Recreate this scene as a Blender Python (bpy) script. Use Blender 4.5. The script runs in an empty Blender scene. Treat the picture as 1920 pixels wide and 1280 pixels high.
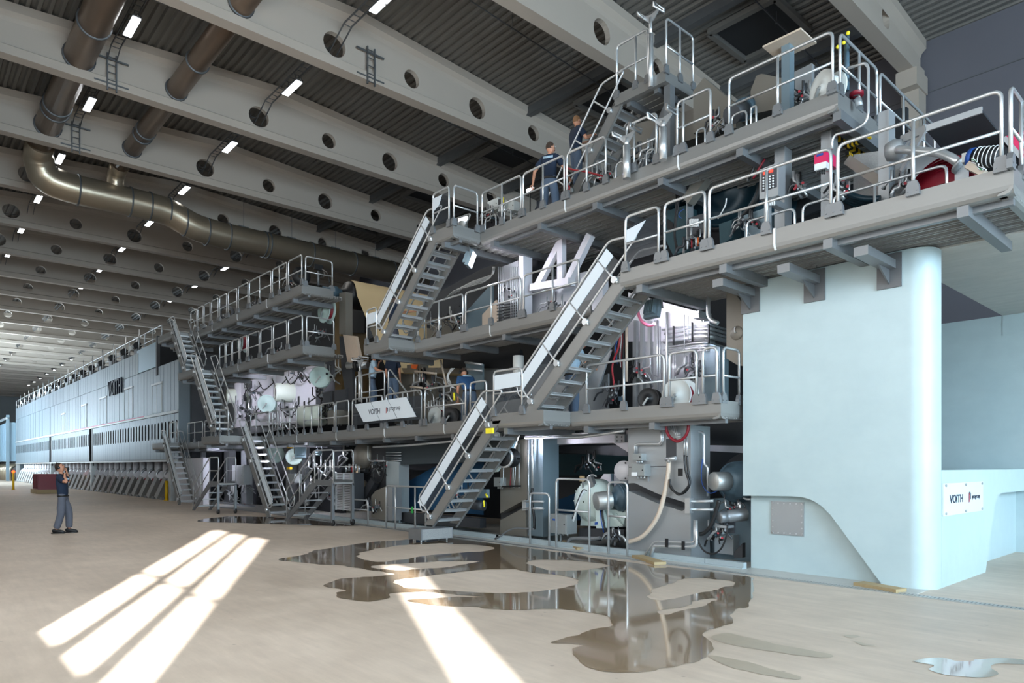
import bpy, bmesh, math, random
from mathutils import Vector as V, Matrix
random.seed(7)
sc = bpy.context.scene
# ---------------------------------------------------------------- camera
F, CX, HY, EYE = 1292.0, 960.0, 873.0, 1.7
TH = math.atan2(1160, F); CT, ST = math.cos(TH), math.sin(TH)
cam_d = bpy.data.cameras.new('camera'); cam = bpy.data.objects.new('camera', cam_d)
sc.collection.objects.link(cam); sc.camera = cam
cam.location = (0, 0, EYE)
cam.rotation_euler = (math.pi/2, 0, math.atan2(CT, ST))
cam_d.sensor_width = 36; cam_d.lens = 36*F/1920
cam_d.shift_x = 0; cam_d.shift_y = (HY-640)/1920
cam_d.clip_end = 400
# ---------------------------------------------------------------- colour management, world, sun, daylight
sc.view_settings.view_transform = 'Standard'; sc.view_settings.look = 'None'
sc.view_settings.gamma = 1; sc.view_settings.exposure = -0.05
sc.view_settings.use_curve_mapping = False
w = bpy.data.worlds.new('world'); sc.world = w; w.use_nodes = True
bg = w.node_tree.nodes['Background']; bg.inputs[0].default_value = (.62, .80, 1, 1); bg.inputs[1].default_value = .6

def light(name, kind, loc, direction, energy, color=(1, 1, 1), size=1, size_y=None, spot=None, blend=.4, spread=None):
    d = bpy.data.lights.new(name, kind); d.energy = energy; d.color = color
    if kind == 'AREA':
        d.size = size
        if size_y: d.shape = 'RECTANGLE'; d.size_y = size_y
        if spread: d.spread = spread
    if kind == 'SPOT': d.spot_size = spot or 1.6; d.spot_blend = blend; d.shadow_soft_size = size
    if kind == 'POINT': d.shadow_soft_size = size
    if kind == 'SUN': d.angle = size
    o = bpy.data.objects.new(name, d); sc.collection.objects.link(o); o.location = loc
    o.rotation_euler = V(direction).to_track_quat('-Z', 'Y').to_euler()
    return o
AZ = (-.8935, .449); EL = math.radians(30)
light('sun', 'SUN', (8, -12, 18), (AZ[0]*math.cos(EL), AZ[1]*math.cos(EL), -math.sin(EL)), 42, (1, .985, .96), size=math.radians(.8))
# added area lamps standing in for unseen daylight
light('end_daylight_fill', 'AREA', (13.5, 6, 4.6), (-1, .06, -.22), 8200, (.62, .83, 1), 15, 7)
light('side_daylight_fill_near', 'AREA', (-16, -2.4, 6.4), (-.1, 1, -.35), 2250, (1, .97, .945), 44, 6)
light('side_daylight_fill_far', 'AREA', (-72, -2.4, 6.5), (-.25, 1, -.15), 1100, (.86, .93, 1), 44, 7)
light('far_hall_daylight_fill', 'AREA', (-92, -2.4, 7), (-.15, 1, .5), 22000, (.70, .87, 1), 36, 9)

# ---------------------------------------------------------------- pixel helpers: a ray of the photograph met with a real plane
def ray(u, v):
    k = (u-CX)/F
    return -CT+ST*k, ST+CT*k, (HY-v)/F
def P(u, v, Y=None, X=None, Z=None):
    a, b, c = ray(u, v)
    t = Y/b if Y is not None else (X/a if X is not None else (Z-EYE)/c)
    return V((a*t, b*t, EYE+c*t))
def XU(u, Y): return P(u, 0, Y=Y).x
def YU(u, X): return P(u, 0, X=X).y

# ---------------------------------------------------------------- materials
def lin(c): return c/12.92 if c <= .04045 else ((c+.055)/1.055)**2.4
def rgb(h): return tuple(lin(int(h[i:i+2], 16)/255) for i in (0, 2, 4))+(1,)
MT = {}
def mat(name, col, rough=.5, metal=0, var=.08, nscale=3, bump=0, bscale=40, stretch=None, emit=None, alpha=None, spec=None, rvar=0):
    m = bpy.data.materials.new(name); m.use_nodes = True; MT[name] = m
    nt = m.node_tree; N = nt.nodes; L = nt.links; p = N['Principled BSDF']
    c = rgb(col) if isinstance(col, str) else tuple(col)+(1,)
    tc = N.new('ShaderNodeTexCoord'); mp = N.new('ShaderNodeMapping'); L.new(tc.outputs['Object'], mp.inputs[0])
    if stretch: mp.inputs['Scale'].default_value = stretch
    no = N.new('ShaderNodeTexNoise'); no.inputs['Scale'].default_value = nscale; no.inputs['Detail'].default_value = 5
    L.new(mp.outputs[0], no.inputs['Vector'])
    mx = N.new('ShaderNodeMix'); mx.data_type = 'RGBA'
    mx.inputs[6].default_value = tuple(min(1, x*(1-var)) for x in c[:3])+(1,)
    mx.inputs[7].default_value = tuple(min(1, x*(1+var)) for x in c[:3])+(1,)
    L.new(no.outputs['Fac'], mx.inputs[0]); L.new(mx.outputs[2], p.inputs['Base Color'])
    p.inputs['Roughness'].default_value = rough; p.inputs['Metallic'].default_value = metal
    if spec is not None: p.inputs['Specular IOR Level'].default_value = spec
    if rvar:
        mr = N.new('ShaderNodeMapRange'); mr.inputs[3].default_value = rough-rvar; mr.inputs[4].default_value = rough+rvar
        L.new(no.outputs['Fac'], mr.inputs[0]); L.new(mr.outputs[0], p.inputs['Roughness'])
    if bump:
        n2 = N.new('ShaderNodeTexNoise'); n2.inputs['Scale'].default_value = bscale; L.new(mp.outputs[0], n2.inputs['Vector'])
        b = N.new('ShaderNodeBump'); b.inputs['Strength'].default_value = bump; b.inputs['Distance'].default_value = .01
        L.new(n2.outputs['Fac'], b.inputs['Height']); L.new(b.outputs[0], p.inputs['Normal'])
    if emit: p.inputs['Emission Color'].default_value = rgb(emit[0]); p.inputs['Emission Strength'].default_value = emit[1]
    if alpha is not None: p.inputs['Alpha'].default_value = alpha
    return m
mat('stainless', 'B9BAB8', .42, .75, .06, 2, .15, 60, (1, 1, 14), rvar=.06)
mat('fascia', '8F8F8D', .4, .5, .04, 1.2, .1, 60, (.2, 1, 10), rvar=.05)
mat('tube', 'CFD2D4', .33, .75, .05, 5)
mat('galvanised', '84878A', .48, .6, .12, 5, rvar=.08)
mat('dark_galvanised', '6E7072', .5, .5, .15, 4)
mat('perforated', 'A0A1A0', .5, .45, .3, 60)
mat('strap', 'E8ECEE', .35, .2, .03)
mat('plate', 'A9ADB0', .42, .55, .10, .9, .1, 30, (1, 1, 3), rvar=.08)
mat('plate_blue', '7A8D97', .45, .35, .12, 1.2)
mat('plate_warm', '86827A', .5, .45, .10, 1.1)
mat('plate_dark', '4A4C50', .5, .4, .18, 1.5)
mat('white_steel', 'D8D8DE', .45, .1, .04, 2)
mat('teal', '24464F', .55, 0, .12, 2)
mat('roll_teal', '16323E', .35, .2, .2, 2)
mat('felt_blue', '174A70', .8, 0, .10, 3)
mat('black', '121417', .5, 0, .2, 3)
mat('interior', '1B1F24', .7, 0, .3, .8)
mat('rubber', '17181A', .45, 0, .1, 6)
mat('cream', 'CFE0DC', .4, 0, .04, 2)
mat('cream_warm', 'D9E2D6', .4, 0, .03, 2)
mat('motor_blue', '49606E', .42, .15, .12, 4)
mat('box_grey', '9EA3A3', .42, .45, .07, 4)
mat('box_white', 'D5DAD8', .45, 0, .04, 4)
mat('reel_mint', 'B8D0CC', .4, .05, .04, 3)
mat('red', 'A0202C', .4, 0, .1, 5)
mat('hose_red', '7E1526', .4, 0, .12, 8)
mat('hose_pink', 'E07A9A', .4, 0, .08, 8)
mat('pink', 'D3225A', .4, 0, .04, 5)
mat('hose_beige', 'C9B8A6', .45, 0, .08, 8)
mat('yellow', 'E0B414', .45, 0, .08, 5)
mat('yellow_bright', 'F0E030', .45, 0, .04, 5)
mat('orange', 'D86428', .5, 0, .08, 5)
mat('blue', '1D4FA0', .45, 0, .08, 5)
mat('green', '2FA04A', .5, 0, .05, 5)
mat('white', 'E9EDEF', .4, 0, .02, 3)
mat('navy_text', '1B2438', .5, 0, .02, 3)
mat('panel_white', 'D6E0E8', .3, 0, .03, 1)
mat('panel_glass', '3A3F45', .12, 0, .05, 1, alpha=.55)
mat('paper', 'E2C99C', .8, 0, .05, .6, .1, 20, (1, 1, .25))
mat('paper_brown', '6E5A38', .6, .1, .2, .6)
mat('hood', '7C888F', .36, .35, .10, .8, .15, 20, (1.5, 1.5, .2), rvar=.06)
mat('hood_upper', '9DB9CA', .35, .3, .05, .5)
mat('duct', '857262', .36, .6, .14, 1.4, .25, 8, rvar=.08)
mat('duct_bright', 'B5A690', .3, .7, .10, 2, .25, 8)
mat('beam', 'BCB0A3', .85, 0, .04, .6, .1, 60)
mat('deck', '7C7974', .55, .3, .10, .5)
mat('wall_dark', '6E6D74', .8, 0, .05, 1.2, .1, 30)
mat('wall_pale', 'B9BEC0', .8, 0, .04, .5)
mat('crane_red', '7A1B22', .5, 0, .1, 1)
mat('hatch', '2A2C2E', .7, 0, .1, 1)
mat('skin', 'C58E72', .5, 0, .06, 8)
mat('shirt_navy', '16263C', .85, 0, .12, 10, .2, 30)
mat('shirt_blue', '27507C', .85, 0, .10, 10, .2, 30)
mat('shirt_light', 'A8C4D8', .85, 0, .08, 10, .2, 30)
mat('trousers', '5A5D68', .9, 0, .12, 10, .2, 30)
mat('trousers_blue', '55657A', .9, 0, .12, 10, .2, 30)
mat('hair', '3A2A20', .8, 0, .2, 30)
mat('hair_light', '8A6444', .8, 0, .2, 30)
mat('wood', 'A8946F', .7, 0, .15, 6, .2, 20, (1, 12, 1))
mat('lamp', 'FFFFFF', .4, emit=('F4FAFF', 9))
mat('lamp_soft', 'FFFFFF', .4, emit=('F2F6FF', 7))
mat('led_red', 'FF3030', .4, emit=('FF2818', 5))
mat('amber', 'FF4020', .4, emit=('FF3A10', 9))

def concrete(name, col, col2, rough, scale=.25, streak=.12):
    m = bpy.data.materials.new(name); m.use_nodes = True; MT[name] = m
    nt = m.node_tree; N = nt.nodes; L = nt.links; p = N['Principled BSDF']
    tc = N.new('ShaderNodeTexCoord')
    n1 = N.new('ShaderNodeTexNoise'); n1.inputs['Scale'].default_value = scale; n1.inputs['Detail'].default_value = 8; n1.inputs['Roughness'].default_value = .62
    n2 = N.new('ShaderNodeTexNoise'); n2.inputs['Scale'].default_value = scale*9; n2.inputs['Detail'].default_value = 6
    L.new(tc.outputs['Object'], n1.inputs['Vector']); L.new(tc.outputs['Object'], n2.inputs['Vector'])
    a = N.new('ShaderNodeMath'); a.operation = 'MULTIPLY_ADD'; a.inputs[1].default_value = .35; L.new(n2.outputs['Fac'], a.inputs[0]); L.new(n1.outputs['Fac'], a.inputs[2])
    r = N.new('ShaderNodeValToRGB'); r.color_ramp.elements[0].position = .42; r.color_ramp.elements[1].position = .85
    r.color_ramp.elements[0].color = rgb(col2); r.color_ramp.elements[1].color = rgb(col)
    L.new(a.outputs[0], r.inputs[0]); L.new(r.outputs[0], p.inputs['Base Color'])
    mr = N.new('ShaderNodeMapRange'); mr.inputs[1].default_value = .4; mr.inputs[2].default_value = .9; mr.inputs[3].default_value = rough-.1; mr.inputs[4].default_value = rough+.12
    L.new(a.outputs[0], mr.inputs[0]); L.new(mr.outputs[0], p.inputs['Roughness'])
    # fine streaks, trowel marks and small dark specks
    mp = N.new('ShaderNodeMapping'); mp.inputs['Scale'].default_value = (.35, 2.2, 1); mp.inputs['Rotation'].default_value = (0, 0, .35); L.new(tc.outputs['Object'], mp.inputs[0])
    n3 = N.new('ShaderNodeTexNoise'); n3.inputs['Scale'].default_value = 3.5; n3.inputs['Detail'].default_value = 9; n3.inputs['Roughness'].default_value = .7; L.new(mp.outputs[0], n3.inputs['Vector'])
    r3 = N.new('ShaderNodeMapRange'); r3.inputs[1].default_value = .3; r3.inputs[2].default_value = .7; r3.inputs[3].default_value = 1-streak; r3.inputs[4].default_value = 1+streak*.6; L.new(n3.outputs['Fac'], r3.inputs[0])
    vo = N.new('ShaderNodeTexVoronoi'); vo.inputs['Scale'].default_value = 2.6; L.new(tc.outputs['Object'], vo.inputs['Vector'])
    rv = N.new('ShaderNodeMapRange'); rv.inputs[1].default_value = .03; rv.inputs[2].default_value = .06; rv.inputs[3].default_value = .72 if streak > .05 else 1; rv.inputs[4].default_value = 1; L.new(vo.outputs['Distance'], rv.inputs[0])
    mu = N.new('ShaderNodeMath'); mu.operation = 'MULTIPLY'; L.new(r3.outputs[0], mu.inputs[0]); L.new(rv.outputs[0], mu.inputs[1])
    vm = N.new('ShaderNodeVectorMath'); vm.operation = 'SCALE'; L.new(r.outputs[0], vm.inputs[0]); L.new(mu.outputs[0], vm.inputs['Scale']); L.new(vm.outputs[0], p.inputs['Base Color'])
    b = N.new('ShaderNodeBump'); b.inputs['Strength'].default_value = .12; b.inputs['Distance'].default_value = .01
    L.new(n2.outputs['Fac'], b.inputs['Height']); L.new(b.outputs[0], p.inputs['Normal'])
    return m
concrete('floor', 'CFC0B0', 'AC9C8B', .5)
concrete('floor_grey', 'C4C2BC', 'ABABA6', .4, .5)
concrete('concrete_blue', 'BACBCD', 'ABBEC2', .36, .35, .03)
# wet concrete: a film of water over darkened floor
mat('inner_dark', '3E484E', .5, .25, .2, 1)
mat('curb', 'AAB6BA', .5, .2, .1, 3)
m = mat('water', '978269', .09, 0, .10, 1.5); m.node_tree.nodes['Principled BSDF'].inputs['Coat Weight'].default_value = 1; m.node_tree.nodes['Principled BSDF'].inputs['Coat Roughness'].default_value = .05
mat('damp', 'A59987', .42, 0, .15, 5)

# ---------------------------------------------------------------- mesh builder
class B:
    def __init__(s): s.v = []; s.f = []; s.sm = []; s.mi = []; s.m = 0
    def add(s, vs, fs, smooth=False):
        n = len(s.v); s.v += [V(x) for x in vs]
        for f in fs: s.f.append([n+i for i in f]); s.sm.append(smooth); s.mi.append(s.m)
        return s
    def box(s, a, b):
        x0, x1 = sorted((a[0], b[0])); y0, y1 = sorted((a[1], b[1])); z0, z1 = sorted((a[2], b[2]))
        return s.add([(x0,y0,z0),(x1,y0,z0),(x1,y1,z0),(x0,y1,z0),(x0,y0,z1),(x1,y0,z1),(x1,y1,z1),(x0,y1,z1)],
                     [(3,2,1,0),(4,5,6,7),(0,1,5,4),(1,2,6,5),(2,3,7,6),(3,0,4,7)])
    def bar(s, p, q, w_, h, up=(0, 0, 1)):
        p, q, up = V(p), V(q), V(up); d = (q-p).normalized(); a = d.cross(up)
        if a.length < 1e-4: a = d.cross(V((0, 1, 0)))
        a.normalize(); c = a.cross(d).normalized(); a *= w_/2; c *= h/2
        return s.add([p-a-c, p+a-c, p+a+c, p-a+c, q-a-c, q+a-c, q+a+c, q-a+c], [(0,1,2,3),(7,6,5,4),(0,4,5,1),(1,5,6,2),(2,6,7,3),(3,7,4,0)])
    def tube(s, pts, r, n=8, closed=False):
        pts = [V(p) for p in pts]; k = len(pts); R = r if isinstance(r, (list, tuple)) else [r]*k
        d0 = (pts[1]-pts[0]).normalized(); up = V((0, 0, 1)) if abs(d0.z) < .9 else V((0, 1, 0)); prev = None; vs = []
        for i, p in enumerate(pts):
            if closed: d = (pts[(i+1) % k]-p).normalized()+(p-pts[i-1]).normalized()
            elif i == 0: d = pts[1]-p
            elif i == k-1: d = p-pts[i-1]
            else: d = (pts[i+1]-p).normalized()+(p-pts[i-1]).normalized()
            d = d.normalized() if d.length > 1e-6 else d0
            a = (up-d*up.dot(d)) if prev is None else (prev-d*prev.dot(d))
            a.normalize(); prev = a; b = d.cross(a)
            for j in range(n):
                t = 2*math.pi*j/n; vs.append(p+(a*math.cos(t)+b*math.sin(t))*R[i])
        fs = []
        for i in range(k if closed else k-1):
            i2 = (i+1) % k
            for j in range(n): fs.append((i*n+j, i2*n+j, i2*n+(j+1) % n, i*n+(j+1) % n))
        s.add(vs, fs, True)
        if not closed:
            b0 = len(s.v)-len(vs); s.f.append([b0+j for j in range(n-1, -1, -1)][::-1]); s.f.append([b0+(k-1)*n+j for j in range(n)][::-1]); s.sm += [False]*2; s.mi += [s.m]*2
        return s
    def cyl(s, p, q, r, n=16, r2=None): return s.tube([p, q], [r, r if r2 is None else r2], n)
    def prism(s, poly, vec):
        vec = V(vec); n = len(poly); vs = [V(p) for p in poly]+[V(p)+vec for p in poly]
        return s.add(vs, [list(range(n)), list(range(2*n-1, n-1, -1))]+[(i, n+i, n+(i+1) % n, (i+1) % n) for i in range(n)])
    def lathe(s, prof, p, axis, n=24):
        # prof: (radius, distance along axis)
        p, ax = V(p), V(axis).normalized(); a = ax.orthogonal().normalized(); b = ax.cross(a); vs = []; k = len(prof)
        for r, h in prof:
            for j in range(n):
                t = 2*math.pi*j/n; vs.append(p+ax*h+(a*math.cos(t)+b*math.sin(t))*max(r, .0005))
        return s.add(vs, [(i*n+j, i*n+(j+1) % n, (i+1)*n+(j+1) % n, (i+1)*n+j) for i in range(k-1) for j in range(n)], True)
    def ball(s, c, r, sx=1, sy=1, sz=1, n=12):
        c = V(c); vs = []; fs = []; m = n//2
        for i in range(m+1):
            for j in range(n):
                a = math.pi*i/m; t = 2*math.pi*j/n
                vs.append(c+V((r*sx*math.sin(a)*math.cos(t), r*sy*math.sin(a)*math.sin(t), r*sz*math.cos(a))))
        for i in range(m):
            for j in range(n): fs.append((i*n+j, (i+1)*n+j, (i+1)*n+(j+1) % n, i*n+(j+1) % n))
        return s.add(vs, fs, True)
    def build(s, name, m, parent=None, label=None, origin=None, kind=None):
        me = bpy.data.meshes.new(name)
        if parent is not None: off = OFF[parent.name]
        elif origin is not None: off = V(origin)
        else:
            off = V((sum(x.x for x in s.v)/len(s.v), sum(x.y for x in s.v)/len(s.v), min(x.z for x in s.v)))
        me.from_pydata([x-off for x in s.v], [], s.f); me.polygons.foreach_set('use_smooth', s.sm)
        ms = m if isinstance(m, (list, tuple)) else [m]
        for k in ms: me.materials.append(MT[k])
        if len(ms) > 1: me.polygons.foreach_set('material_index', s.mi)
        bm = bmesh.new(); bm.from_mesh(me); bmesh.ops.recalc_face_normals(bm, faces=bm.faces); bm.to_mesh(me); bm.free()
        me.update(); o = bpy.data.objects.new(name, me); sc.collection.objects.link(o)
        if parent is not None: o.parent = parent
        else: o.location = off
        OFF[o.name] = off
        if label: o['label'] = label
        if kind: o['kind'] = kind
        return o
OFF = {}
def thing(name, label, cat, loc=(0, 0, 0), group=None):
    o = bpy.data.objects.new(name, None); sc.collection.objects.link(o); o.location = loc; OFF[o.name] = V(loc)
    o['label'] = label; o['category'] = cat
    if group: o['group'] = group
    return o
def tag(o, label, cat, group=None):
    o['label'] = label; o['category'] = cat
    if group: o['group'] = group
    return o
def struct(b, name, m, parent=None, label=None):
    o = b.build(name, m, parent, origin=None if parent else (0, 0, 0))
    if parent is None: o['kind'] = 'structure'
    if label: o['label'] = label
    return o
def inst(name, mesh, loc, parent):
    o = bpy.data.objects.new(name, mesh); sc.collection.objects.link(o)
    if parent is not None: o.parent = parent; o.location = V(loc)-OFF[parent.name]; OFF[o.name] = OFF[parent.name]
    else: o.location = loc; OFF[o.name] = V(loc)
    return o
def rounded(pts, r=.1, seg=4):
    """polyline with its inner corners rounded"""
    pts = [V(p) for p in pts]; out = [pts[0]]
    for a, b, c in zip(pts, pts[1:], pts[2:]):
        u, w2 = (a-b), (c-b); k = min(r, u.length*.45, w2.length*.45)
        s0, s1 = b+u.normalized()*k, b+w2.normalized()*k
        for i in range(seg+1):
            t = i/seg; out.append(s0*(1-t)**2+b*2*t*(1-t)+s1*t*t)
    return out+[pts[-1]]
def text(s, size, origin, ux, uz, m, parent, name='lettering', depth=.01, bold=.0, width=None):
    """flat letters: origin = lower left corner, ux = reading direction, uz = up"""
    cu = bpy.data.curves.new('t', 'FONT'); cu.body = s; cu.size = size; cu.extrude = depth; cu.offset = bold*size
    t = bpy.data.objects.new('t', cu); sc.collection.objects.link(t)
    dg = bpy.context.evaluated_depsgraph_get(); me = bpy.data.meshes.new_from_object(t.evaluated_get(dg))
    bpy.data.objects.remove(t)
    ux, uz = V(ux).normalized(), V(uz).normalized(); n = ux.cross(uz)
    xs = [x.co.x for x in me.vertices]; k = (width/(max(xs)-min(xs))) if width else 1; x0 = min(xs)
    off = OFF[parent.name]
    for x in me.vertices: x.co = V(origin)-off+ux*(x.co.x-x0)*k+uz*x.co.y+n*x.co.z
    me.materials.clear(); me.materials.append(MT[m]); me.name = name
    o = bpy.data.objects.new(name, me); sc.collection.objects.link(o); o.parent = parent; OFF[o.name] = off
    return o
# ================================================================ THE HALL
X0, X1, YS, YF = -158.0, 14.0, -2.6, 24.6        # far end, near end, side wall behind, far wall
struct(B().box((X0, YS-.3, -.3), (X1, YF, 0)), 'floor', 'floor')
# corrugated roof deck with a ridge over Y = 10.9
RID, RZ, RS = 10.9, 16.12, .062
def roofz(y): return RZ-RS*abs(y-RID)
b = B(); pr = []; y = YS-.3
while y < YF+.2:
    for dy, dz in ((0, 0), (.10, 0), (.14, .09), (.24, .09)): pr.append((y+dy, roofz(y+dy)+dz))
    y += .28
vs = [(X0, a, z) for a, z in pr]+[(X1, a, z) for a, z in pr]; n = len(pr)
b.add(vs, [(i, i+1, n+i+1, n+i) for i in range(n-1)])
b.add([(X0, YS-.3, 17), (X1, YS-.3, 17), (X1, YF+.3, 17), (X0, YF+.3, 17)], [(0, 1, 2, 3)])
struct(b, 'ceiling', 'deck')
o = struct(B().box((X0, YF, 0), (X1, YF+.3, 16)), 'wall_back', 'wall_dark')
struct(B().box((X0-.3, YS, 0), (X0, YF, 16.5)), 'wall_left', 'wall_pale')
struct(B().box((X1, YS, 0), (X1+.3, YF, 16.5)), 'wall_right', 'wall_pale')
for k, z in enumerate((5.2, 7.3, 9.4, 11.5, 13.6)):
    o = struct(B().box((X0, YF-.015, z), (X1, YF-.001, z+.025)), 'trim_%d' % (k+1), 'dark_galvanised')
# side wall behind the camera with its tall windows
slits = [(-1.08, -.14), (.17, 1.10), (1.44, 2.36), (7.45, 8.5)]
wz0, wz1 = 4.75, 11.6
b = B(); xs = [X0]
for a, c in sorted(slits): xs += [a, c]
xs.append(X1)
for i in range(0, len(xs), 2): b.box((xs[i], YS-.06, wz0), (xs[i+1], YS, wz1))
b.box((X0, YS-.3, 0), (X1, YS, wz0)); b.box((X0, YS-.06, wz1), (X1, YS, 16.5))
struct(b, 'wall_front', 'wall_pale')
for i, (a, c) in enumerate(sorted(slits)):
    b = B()
    for x in (a+.02, c-.02): b.box((x-.02, YS-.05, wz0), (x+.02, YS-.01, wz1))
    for z in (wz0+.02, 7.2, wz1-.02): b.box((a, YS-.05, z-.06), (c, YS-.01, z+.06))
    struct(b, 'window_%d' % (i+1), 'dark_galvanised')

# roof beams: flanged concrete girders with round holes, one every 6 m
def girder():
    me = bpy.data.meshes.new('roof_beam'); bm = bmesh.new()
    zb = 14.04; y0, y1 = YS, YF-.1
    outer = [(y0, zb+.02), (y1, zb+.02), (y1, roofz(y1)-.02), (RID, roofz(RID)-.02), (y0, roofz(y0)-.02)]
    loops = [outer]
    for k in range(-2, 7):
        yc = 4.5+2.85*k; r = .38 if k in (0, 2, 4) else .3
        loops.append([(yc+r*math.cos(t*math.pi/10), 14.78+r*math.sin(t*math.pi/10)) for t in range(20)])
    for x in (-.09, .09):
        es = []
        for lp in loops:
            vv = [bm.verts.new((x, a, z)) for a, z in lp]
            es += [bm.edges.new((vv[i], vv[(i+1) % len(vv)])) for i in range(len(vv))]
        bmesh.ops.triangle_fill(bm, use_beauty=True, edges=es)
    for lp in loops[1:]:
        a = [bm.verts.new((-.09, p, z)) for p, z in lp]; c = [bm.verts.new((.09, p, z)) for p, z in lp]
        for i in range(len(lp)): bm.faces.new((a[i], a[(i+1) % 20], c[(i+1) % 20], c[i]))
    def slab(sec):   # sec: (x, z above the local reference), along Y with the roof
        for s in (-1, 1):
            for ya, yb in ((y0, RID), (RID, y1)):
                A = [bm.verts.new((s*x, ya, z if fl else roofz(ya)+z)) for x, z, fl in sec]; C = [bm.verts.new((s*x, yb, z if fl else roofz(yb)+z)) for x, z, fl in sec]
                n = len(sec)
                for i in range(n-1): bm.faces.new((A[i], A[i+1], C[i+1], C[i]))
                bm.faces.new(A); bm.faces.new(C[::-1])
    slab([(0, zb, 1), (.21, zb, 1), (.21, zb+.27, 1), (.17, zb+.30, 1), (.09, zb+.33, 1)])
    slab([(.09, -.52, 0), (.13, -.40, 0), (.26, -.28, 0), (.26, -.01, 0), (0, -.01, 0)])
    bmesh.ops.recalc_face_normals(bm, faces=bm.faces); bm.to_mesh(me); bm.free(); me.materials.append(MT['beam'])
    return me
GM = girder(); words = 'first second third fourth fifth sixth seventh eighth ninth tenth eleventh twelfth thirteenth fourteenth fifteenth sixteenth seventeenth eighteenth nineteenth twentieth'.split()
BEAMX = [-7.78-5.96*k for k in range(25)]
for k, x in enumerate(BEAMX):
    o = inst('roof_beam', GM, (x, 0, 0), None)
    if k < 20: tag(o, 'pale concrete roof girder with round holes, %s from the top right corner' % words[k], 'beam', 'roof girders with round holes')
    else: tag(o, 'one of the farthest pale roof girders above the far end of the hall', 'beam', 'farthest roof girders')
    c = B()
    c.box((x-.25, YF-.75, 0), (x+.25, YF-.1, 14.05)); c.box((x-.3, YF-1.1, 13.5), (x+.3, YF-.1, 14.04))
    if k < 3:
        o = c.build('column', 'beam', origin=(x, YF-.4, 0))
        tag(o, ('concrete wall column under the first roof girder at upper right', 'concrete wall column hidden behind the upper machine gantry', 'concrete wall column behind the machine stairs')[k], 'column', 'wall columns')
# roof hatches with dark openings, purlins, sprinkler pipes
for k in range(5):
    xc = BEAMX[k]-2.98+ (0 if k else -.2)
    y0, y1 = 19.2, 21.4; z = roofz(20.3)-.06
    t = thing('roof_hatch', ['dark square roof hatch above the top right gantry', 'dark square roof hatch above the two men at the top', 'dark square roof hatch left of the highest stair', 'dark roof hatch in the fourth roof bay', 'dark roof hatch in the fifth roof bay'][k], 'hatch', (xc, 20.3, z), 'roof hatches')
    B().box((xc-1, y0, z-.02), (xc+1, y1, z)).build('opening', 'hatch', t)
    fr = B()
    for yy in (y0, y1): fr.box((xc-1.1, yy-.1, z-.16), (xc+1.1, yy+.1, z))
    for xx in (xc-1.1, xc+1.1): fr.box((xx-.08, y0, z-.16), (xx+.08, y1, z))
    fr.build('frame', 'deck', t)
    for yy in (18.4, 22.3):
        o = B().box((BEAMX[k]-.1, yy-.12, roofz(yy)-.36), (BEAMX[k]-5.86, yy+.12, roofz(yy)-.05)).build('purlin', 'dark_galvanised')
        tag(o, '%s dark steel purlin beside the roof hatch of the %s roof bay' % ('nearer' if yy < 20 else 'farther', words[k]), 'beam', 'steel purlins')
for k in range(7):
    xc = BEAMX[k]-2.4
    t = thing('sprinkler_pipe', 'thin grey sprinkler pipe across the %s roof bay from the right' % words[k], 'pipe', (xc, 10, 15), 'sprinkler pipes')
    zz = lambda yy: roofz(yy)-.42
    B().tube([(xc, YS, zz(YS)), (xc, RID, zz(RID)), (xc, YF, zz(YF))], .022, 6).build('pipe', 'dark_galvanised', t)
    h = B()
    for q in range(9): yy = 1+2.7*q; h.tube([(xc, yy, zz(yy)), (xc, yy, roofz(yy)+.02)], .009, 5); h.ball((xc, yy, zz(yy)-.04), .03, n=6)
    h.build('hanger', 'dark_galvanised', t)
# ceiling lamps on ladder trays
def lamp_mesh():
    b = B(); b.m = 0; b.box((-.62, -.12, .03), (.62, .12, .09)); b.m = 1
    b.box((-.56, -.11, 0), (-.04, .11, .03)); b.box((.04, -.11, 0), (.56, .11, .03)); b.m = 0; b.ball((.70, 0, .02), .05, n=8)
    b.bar((-.3, 0, .09), (-.3, 0, .35), .03, .03); b.bar((.3, 0, .09), (.3, 0, .35), .03, .03)
    me = b.build('x', ['dark_galvanised', 'lamp'], None, origin=(0, 0, 0)); m = me.data; bpy.data.objects.remove(me); return m
LM = lamp_mesh(); n = 0
def tray_mesh():
    b = B()
    for s in (-.13, .13): b.bar((0, s, 0), (-4.6, s, 0), .02, .06)
    for i in range(16): b.bar((-.15-i*.3, -.13, 0), (-.15-i*.3, .13, 0), .02, .02)
    for s in (-.13, .13): b.bar((-4.6, s, 0), (-5.6, s, -.45), .02, .06)
    o = b.build('x', 'dark_galvanised', None, origin=(0, 0, 0)); m = o.data; bpy.data.objects.remove(o); return m
TM = tray_mesh()
rows = [('left', 5.3, 2, 22), ('middle', 10.3, 1, 22), ('right', 16.4, 5, 22)]
for rn, ry, k0, k1 in rows:
    for k in range(k0, k1):
        xc = BEAMX[k]-3.2
        if k < 16: lb = '%s ceiling lamp of the %s row, counted from the near end' % (words[k-k0], rn); g = 'ceiling lamps'
        else: lb = 'one of the tiny ceiling lamps of the %s row at the far end' % rn; g = 'far ceiling lamps of the %s row' % rn
        o = inst('ceiling_lamp', LM, (xc, ry, 14.78), None); tag(o, lb, 'lamp', g)
        o = inst('cable_tray', TM, (BEAMX[k]-.6, ry+.0, 15.12), None)
        tag(o, (('ladder cable tray carrying the %s lamp of the %s lamp row' % (words[k-k0], rn)) if k < 16 else 'far ladder cable tray of the %s lamp row' % rn), 'cable tray', 'ladder cable trays' if k < 16 else 'far trays of the %s row' % rn)
        n += 1
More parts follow.
